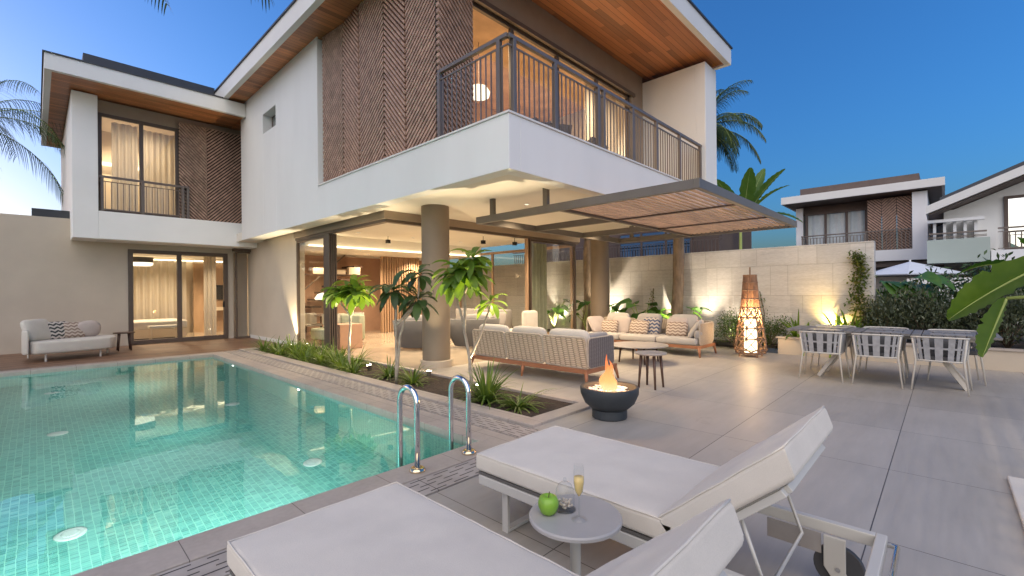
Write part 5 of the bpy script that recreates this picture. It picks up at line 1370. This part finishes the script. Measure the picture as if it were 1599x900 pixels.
banana('banana plant at the right with one long lit leaf drooping before the dining chairs', (6.9, -1.75, 0),
       [((.22, .95, 1.66), (-.10, .72, -.42), 1.0, .54, .35, .75), ((.12, 1.28, 1.28), (.0, .30, -1), .66, .36, .1, .5), ((.05, .05, 2.1), (-.15, .45, .35), .8, .30, 1.1, -.4), ((.1, .35, 2.2), (.1, .5, .9), 1.0, .32, .9, .5)], 6)
banana('smaller banana plant beyond the dark shrubs at the right edge', (13.0, -1.4, .3), [((-.1, .35, 1.45), (-.2, .9, .5), 1.0, .36, 1.3, .3), ((-.2, .1, 1.5), (-.5, .2, .8), 1.0, .36, 1.2, -.3), ((0, -.2, 1.4), (-.2, -.6, .6), 1.0, .34, 1.2, 0)], 8, stem_h=1.2, m='earleaf')

# ------------------------------------------------------------------ neighbouring houses
M['sky_sheet_far'] = mat_fabric('neighbour_sky_sheet', (.78, .80, .82))  # paleness stands for the sky reflected in the neighbour's glass
def nbr_box(parent, name, m, *b): return MB().box(*b).build(name, M[m], parent)
h = thing('neighbour_house', 'white neighbouring villa with brown chevron screen and balcony above the travertine wall', 'house', (28, 3, -1.6))
nbr_box(h, 'pier', 'nbr_white', 26, 26.5, .49, .98, 2.6, 5.5); nbr_box(h, 'balcony_band', 'nbr_white', 26, 26.4, .98, 5.0, 2.6, 3.08)
nbr_box(h, 'side_wall', 'nbr_white', 27.0, 33, 5.2, 5.5, 2.6, 5.5); nbr_box(h, 'upper_wall', 'nbr_dark', 27.2, 27.4, .98, 5.3, 5.15, 5.6)
nbr_box(h, 'right_wall', 'nbr_white', 26.5, 34, .49, .7, 2.6, 5.5)
rf = MB(); rf.box(25.6, 34, -.05, 5.85, 5.58, 5.92); rf = rf.build('roof', M['white2'], h); MB().box(26.2, 33, .75, 5.15, 5.92, 6.32).build('roof_upstand', M['nbr_dark'], rf); MB().box(25.7, 34, .05, 5.75, 5.56, 5.58).build('soffit', M['nbr_dark'], rf)
glazed('window', 'y', 27.1, 2.6, 5.1, 3.3, 5.2, [3.4, 4.25], fw=.1, parent=h, frame='nbr_dark', pane='pane')
curtain(2.65, 5.0, 27.2, 3.3, 5.15, 'sky_sheet_far', .03, .3, axis='y', parent=h)  # pale cloth added behind the panes in place of reflected sky
for i in range(3): screen((26.6, 2.55 - .52 * i, 3.05), (0, -1, 0), (-1, 0, 0), .50, 2.4, 1 if i % 2 else -1, parent=h, pitch=.13, wd=.06)
railing([(26.35, 5.15), (26.35, .95)], 3.05, 3.98, h, sp=.13, posts=[(26.35, 5.1), (26.35, 2.6), (26.35, 1.0)], bal=.03)
nbr_box(h, 'floor_slab', 'nbr_dark', 26.2, 34, -1.0, 5.5, 2.35, 2.6); nbr_box(h, 'ground_wall', 'nbr_white', 28.5, 34, -1.5, 5.5, -1.6, 2.35)
nbr_box(h, 'link_balcony', 'nbr_green', 22.0, 22.6, -1.12, .44, 2.26, 3.08); nbr_box(h, 'link_wall', 'nbr_white', 27.0, 27.2, -2.5, .49, 2.6, 4.6)
railing([(22.1, .4), (22.1, -1.05)], 3.08, 3.3, h, sp=.25, bal=.03)
p = MB()
for k in range(5): p.box(22.3, 22.98, .2 - .26 * k, .28 - .26 * k, 3.1, 3.75)
p.box(22.1, 22.3, -1.0, .42, 3.70, 3.80); p.build('pergola_beams', M['nbr_white'], h)
h2 = thing('neighbour_house', 'nearer white neighbouring villa cut off by the right edge, long roof rising to the right', 'house', (23, -4, -1.6))
nbr_box(h2, 'front_wall', 'nbr_white', 22.9, 23, -1.3, .0, 2.3, 4.2); nbr_box(h2, 'front_band', 'nbr_white', 22, 22.9, -8, -1.14, 2.0, 2.62)
q = MB(); q.prism([(21.6, .45, 3.98), (21.6, .45, 4.25), (21.6, -8, 7.9), (21.6, -8, 7.6)], (8, 0, 0)); q = q.build('roof', M['white2'], h2, fixn=True)
z_ = MB(); z_.prism([(21.72, .40, 3.97), (21.72, -7.9, 7.57), (21.72, -7.9, 7.55), (21.72, .40, 3.95)], (7.5, 0, 0)); z_.build('soffit', M['nbr_dark'], q, fixn=True)
z_ = MB(); z_.prism([(21.9, .1, 4.42), (21.9, .1, 4.55), (21.9, -8, 8.15), (21.9, -8, 7.92)], (8, 0, 0)); z_.build('roof_upstand', M['darkmetal'], q, fixn=True)
z_ = MB(); z_.prism([(23.0, .0, 2.3), (23.0, .0, 4.1), (23.0, -8, 7.55), (23.0, -8, 2.3)], (7, 0, 0)); z_.build('gable_wall', M['nbr_white'], h2, fixn=True)
glazed('window', 'y', 22.95, -3.2, -1.5, 2.65, 4.5, [-2.2], fw=.1, parent=h2, frame='nbr_dark', pane='pane_far')
railing([(22.1, -1.3), (22.1, -5)], 2.62, 3.35, h2, sp=.13, bal=.03)
h3 = thing('neighbour_house', 'dark-fronted neighbouring house seen beneath the pergola above the travertine wall', 'house', (17, 9, -1.6))
nbr_box(h3, 'wall', 'nbr_dark', 18, 22, 6.2, 16, -1.6, 4.2); nbr_box(h3, 'balcony_slab', 'nbr_dark', 16.8, 18, 5.6, 16, 2.3, 2.5)
glazed('window', 'y', 17.95, 7.2, 10.5, 2.5, 3.9, [8.3, 9.4], fw=.08, parent=h3, frame='nbr_dark', pane='pane_far'); curtain(7.3, 10.4, 17.98, 2.5, 3.9, 'umb', .015, .25, axis='y', parent=h3)
railing([(16.9, 16), (16.9, 5.7)], 2.5, 3.35, h3, sp=.13, bal=.025)
u = thing('parasol', 'pale open parasol beyond the end of the travertine wall', 'parasol', (22.0, .9, -1.6))
w = MB(); w.lathe([(.02, 2.35), (.5, 2.2), (1.5, 1.88), (1.48, 1.84), (.5, 2.15)], (22.0, .9, 0), 8, closed=False); w.build('canopy', M['umb'], u); MB().tube([(22, .9, -1.6), (22, .9, 2.42)], .03, 8).build('pole', M['nbr_white'], u)
w = MB(); w.box(20, 20.3, -8, .9, -1.6, 1.7); tag(w.build('boundary_wall', M['nbr_white'], None), 'pale plain wall behind the dark shrubs at right', 'wall')

# ------------------------------------------------------------------ lamps
WCREAM = (1, .84, .64)
for (p_, t_, W_, a_, c_) in (((11.62, 5.35, .2), (12.0, 5.2, 2.4), 130, 65, WCREAM), ((11.58, 4.45, .2), (12.0, 4.35, 2.9), 95, 65, WCREAM), ((11.58, 3.7, .2), (12.0, 3.6, 2.9), 40, 80, WCREAM), ((11.6, 7.3, .2), (12.0, 7.3, 2.2), 150, 80, WCREAM),
                             ((11.6, 9.2, .2), (12, 9.2, 2), 110, 90, WCREAM), ((11.84, 1.75, .5), (12.0, 1.72, .95), 60, 120, (1, .66, .2))):
    light('SPOT', p_, W_, c_, t_, angle=a_, blend=.9, radius=.04)
# pool lamps under water
PC = (.80, 1, .93)
for yy in (10.77, 7.35): light('SPOT', (PX1 - .05, yy, -.32), 95, PC, (PX0, yy, -.75), angle=95, blend=1, radius=.05)
for xx in (-.35, 1.2): light('SPOT', (xx, PY0 + .05, -.45), 135, PC, (xx, PY0 + 4, -1.3), angle=130, blend=1, radius=.06)

# ------------------------------------------------------------------ sky and sun
W_ = bpy.data.worlds.new('World'); SC.world = W_; W_.use_nodes = True; nt = W_.node_tree
bg = nt.nodes['Background']
SUN_EL, SUN_AZ = R(2.0), R(-24)      # azimuth measured from +Y towards +X
sky = N(nt, 'ShaderNodeTexSky'); sky.sky_type = 'NISHITA'; sky.sun_disc = False; sky.sun_elevation = SUN_EL; sky.sun_rotation = SUN_AZ
sky.air_density = 1.0; sky.dust_density = 2.2; sky.ozone_density = 4.5; sky.altitude = 0
hs = N(nt, 'ShaderNodeHueSaturation'); hs.inputs['Saturation'].default_value = 1.0
L(nt, sky.outputs[0], hs.inputs['Color']); L(nt, hs.outputs[0], bg.inputs['Color'])
bg.inputs['Strength'].default_value = .125
sd = bpy.data.lights.new('sun', 'SUN'); sd.energy = .50; sd.angle = R(90); sd.color = (1, .88, .74)
so = bpy.data.objects.new('sun', sd); COL.objects.link(so)
sdir = V((-.62, -.45, .60)).normalized()
so.rotation_euler = sdir.to_track_quat('Z', 'Y').to_euler()

# ------------------------------------------------------------------ camera
cd = bpy.data.cameras.new('camera'); cam = bpy.data.objects.new('camera', cd); COL.objects.link(cam); SC.camera = cam
cd.sensor_width = 36; cd.lens = 36 * 709 / 1599; cd.clip_end = 2000; cd.clip_start = .05; cd.shift_y = 5.5 / 1599
cam.matrix_world = Matrix.Translation((0, 0, 1.4)) @ Matrix.Rotation(R(43.6 - 90), 4, 'Z') @ Matrix.Rotation(R(90), 4, 'X') @ Matrix.Rotation(R(-.55), 4, 'Z')

# ------------------------------------------------------------------ render settings
SC.render.engine = 'CYCLES'
cy = SC.cycles; cy.use_denoising = True; cy.max_bounces = 8; cy.diffuse_bounces = 4; cy.glossy_bounces = 4; cy.transmission_bounces = 6; cy.transparent_max_bounces = 12
cy.sample_clamp_indirect = 4; cy.caustics_reflective = False; cy.caustics_refractive = True; cy.blur_glossy = .8
SC.view_settings.view_transform = 'Standard'; SC.view_settings.look = 'None'; SC.view_settings.gamma = 1; SC.view_settings.exposure = 2.7
SC.view_settings.use_curve_mapping = False
for l_ in bpy.data.lights:
    if l_.type != 'SUN': l_.energy *= .42
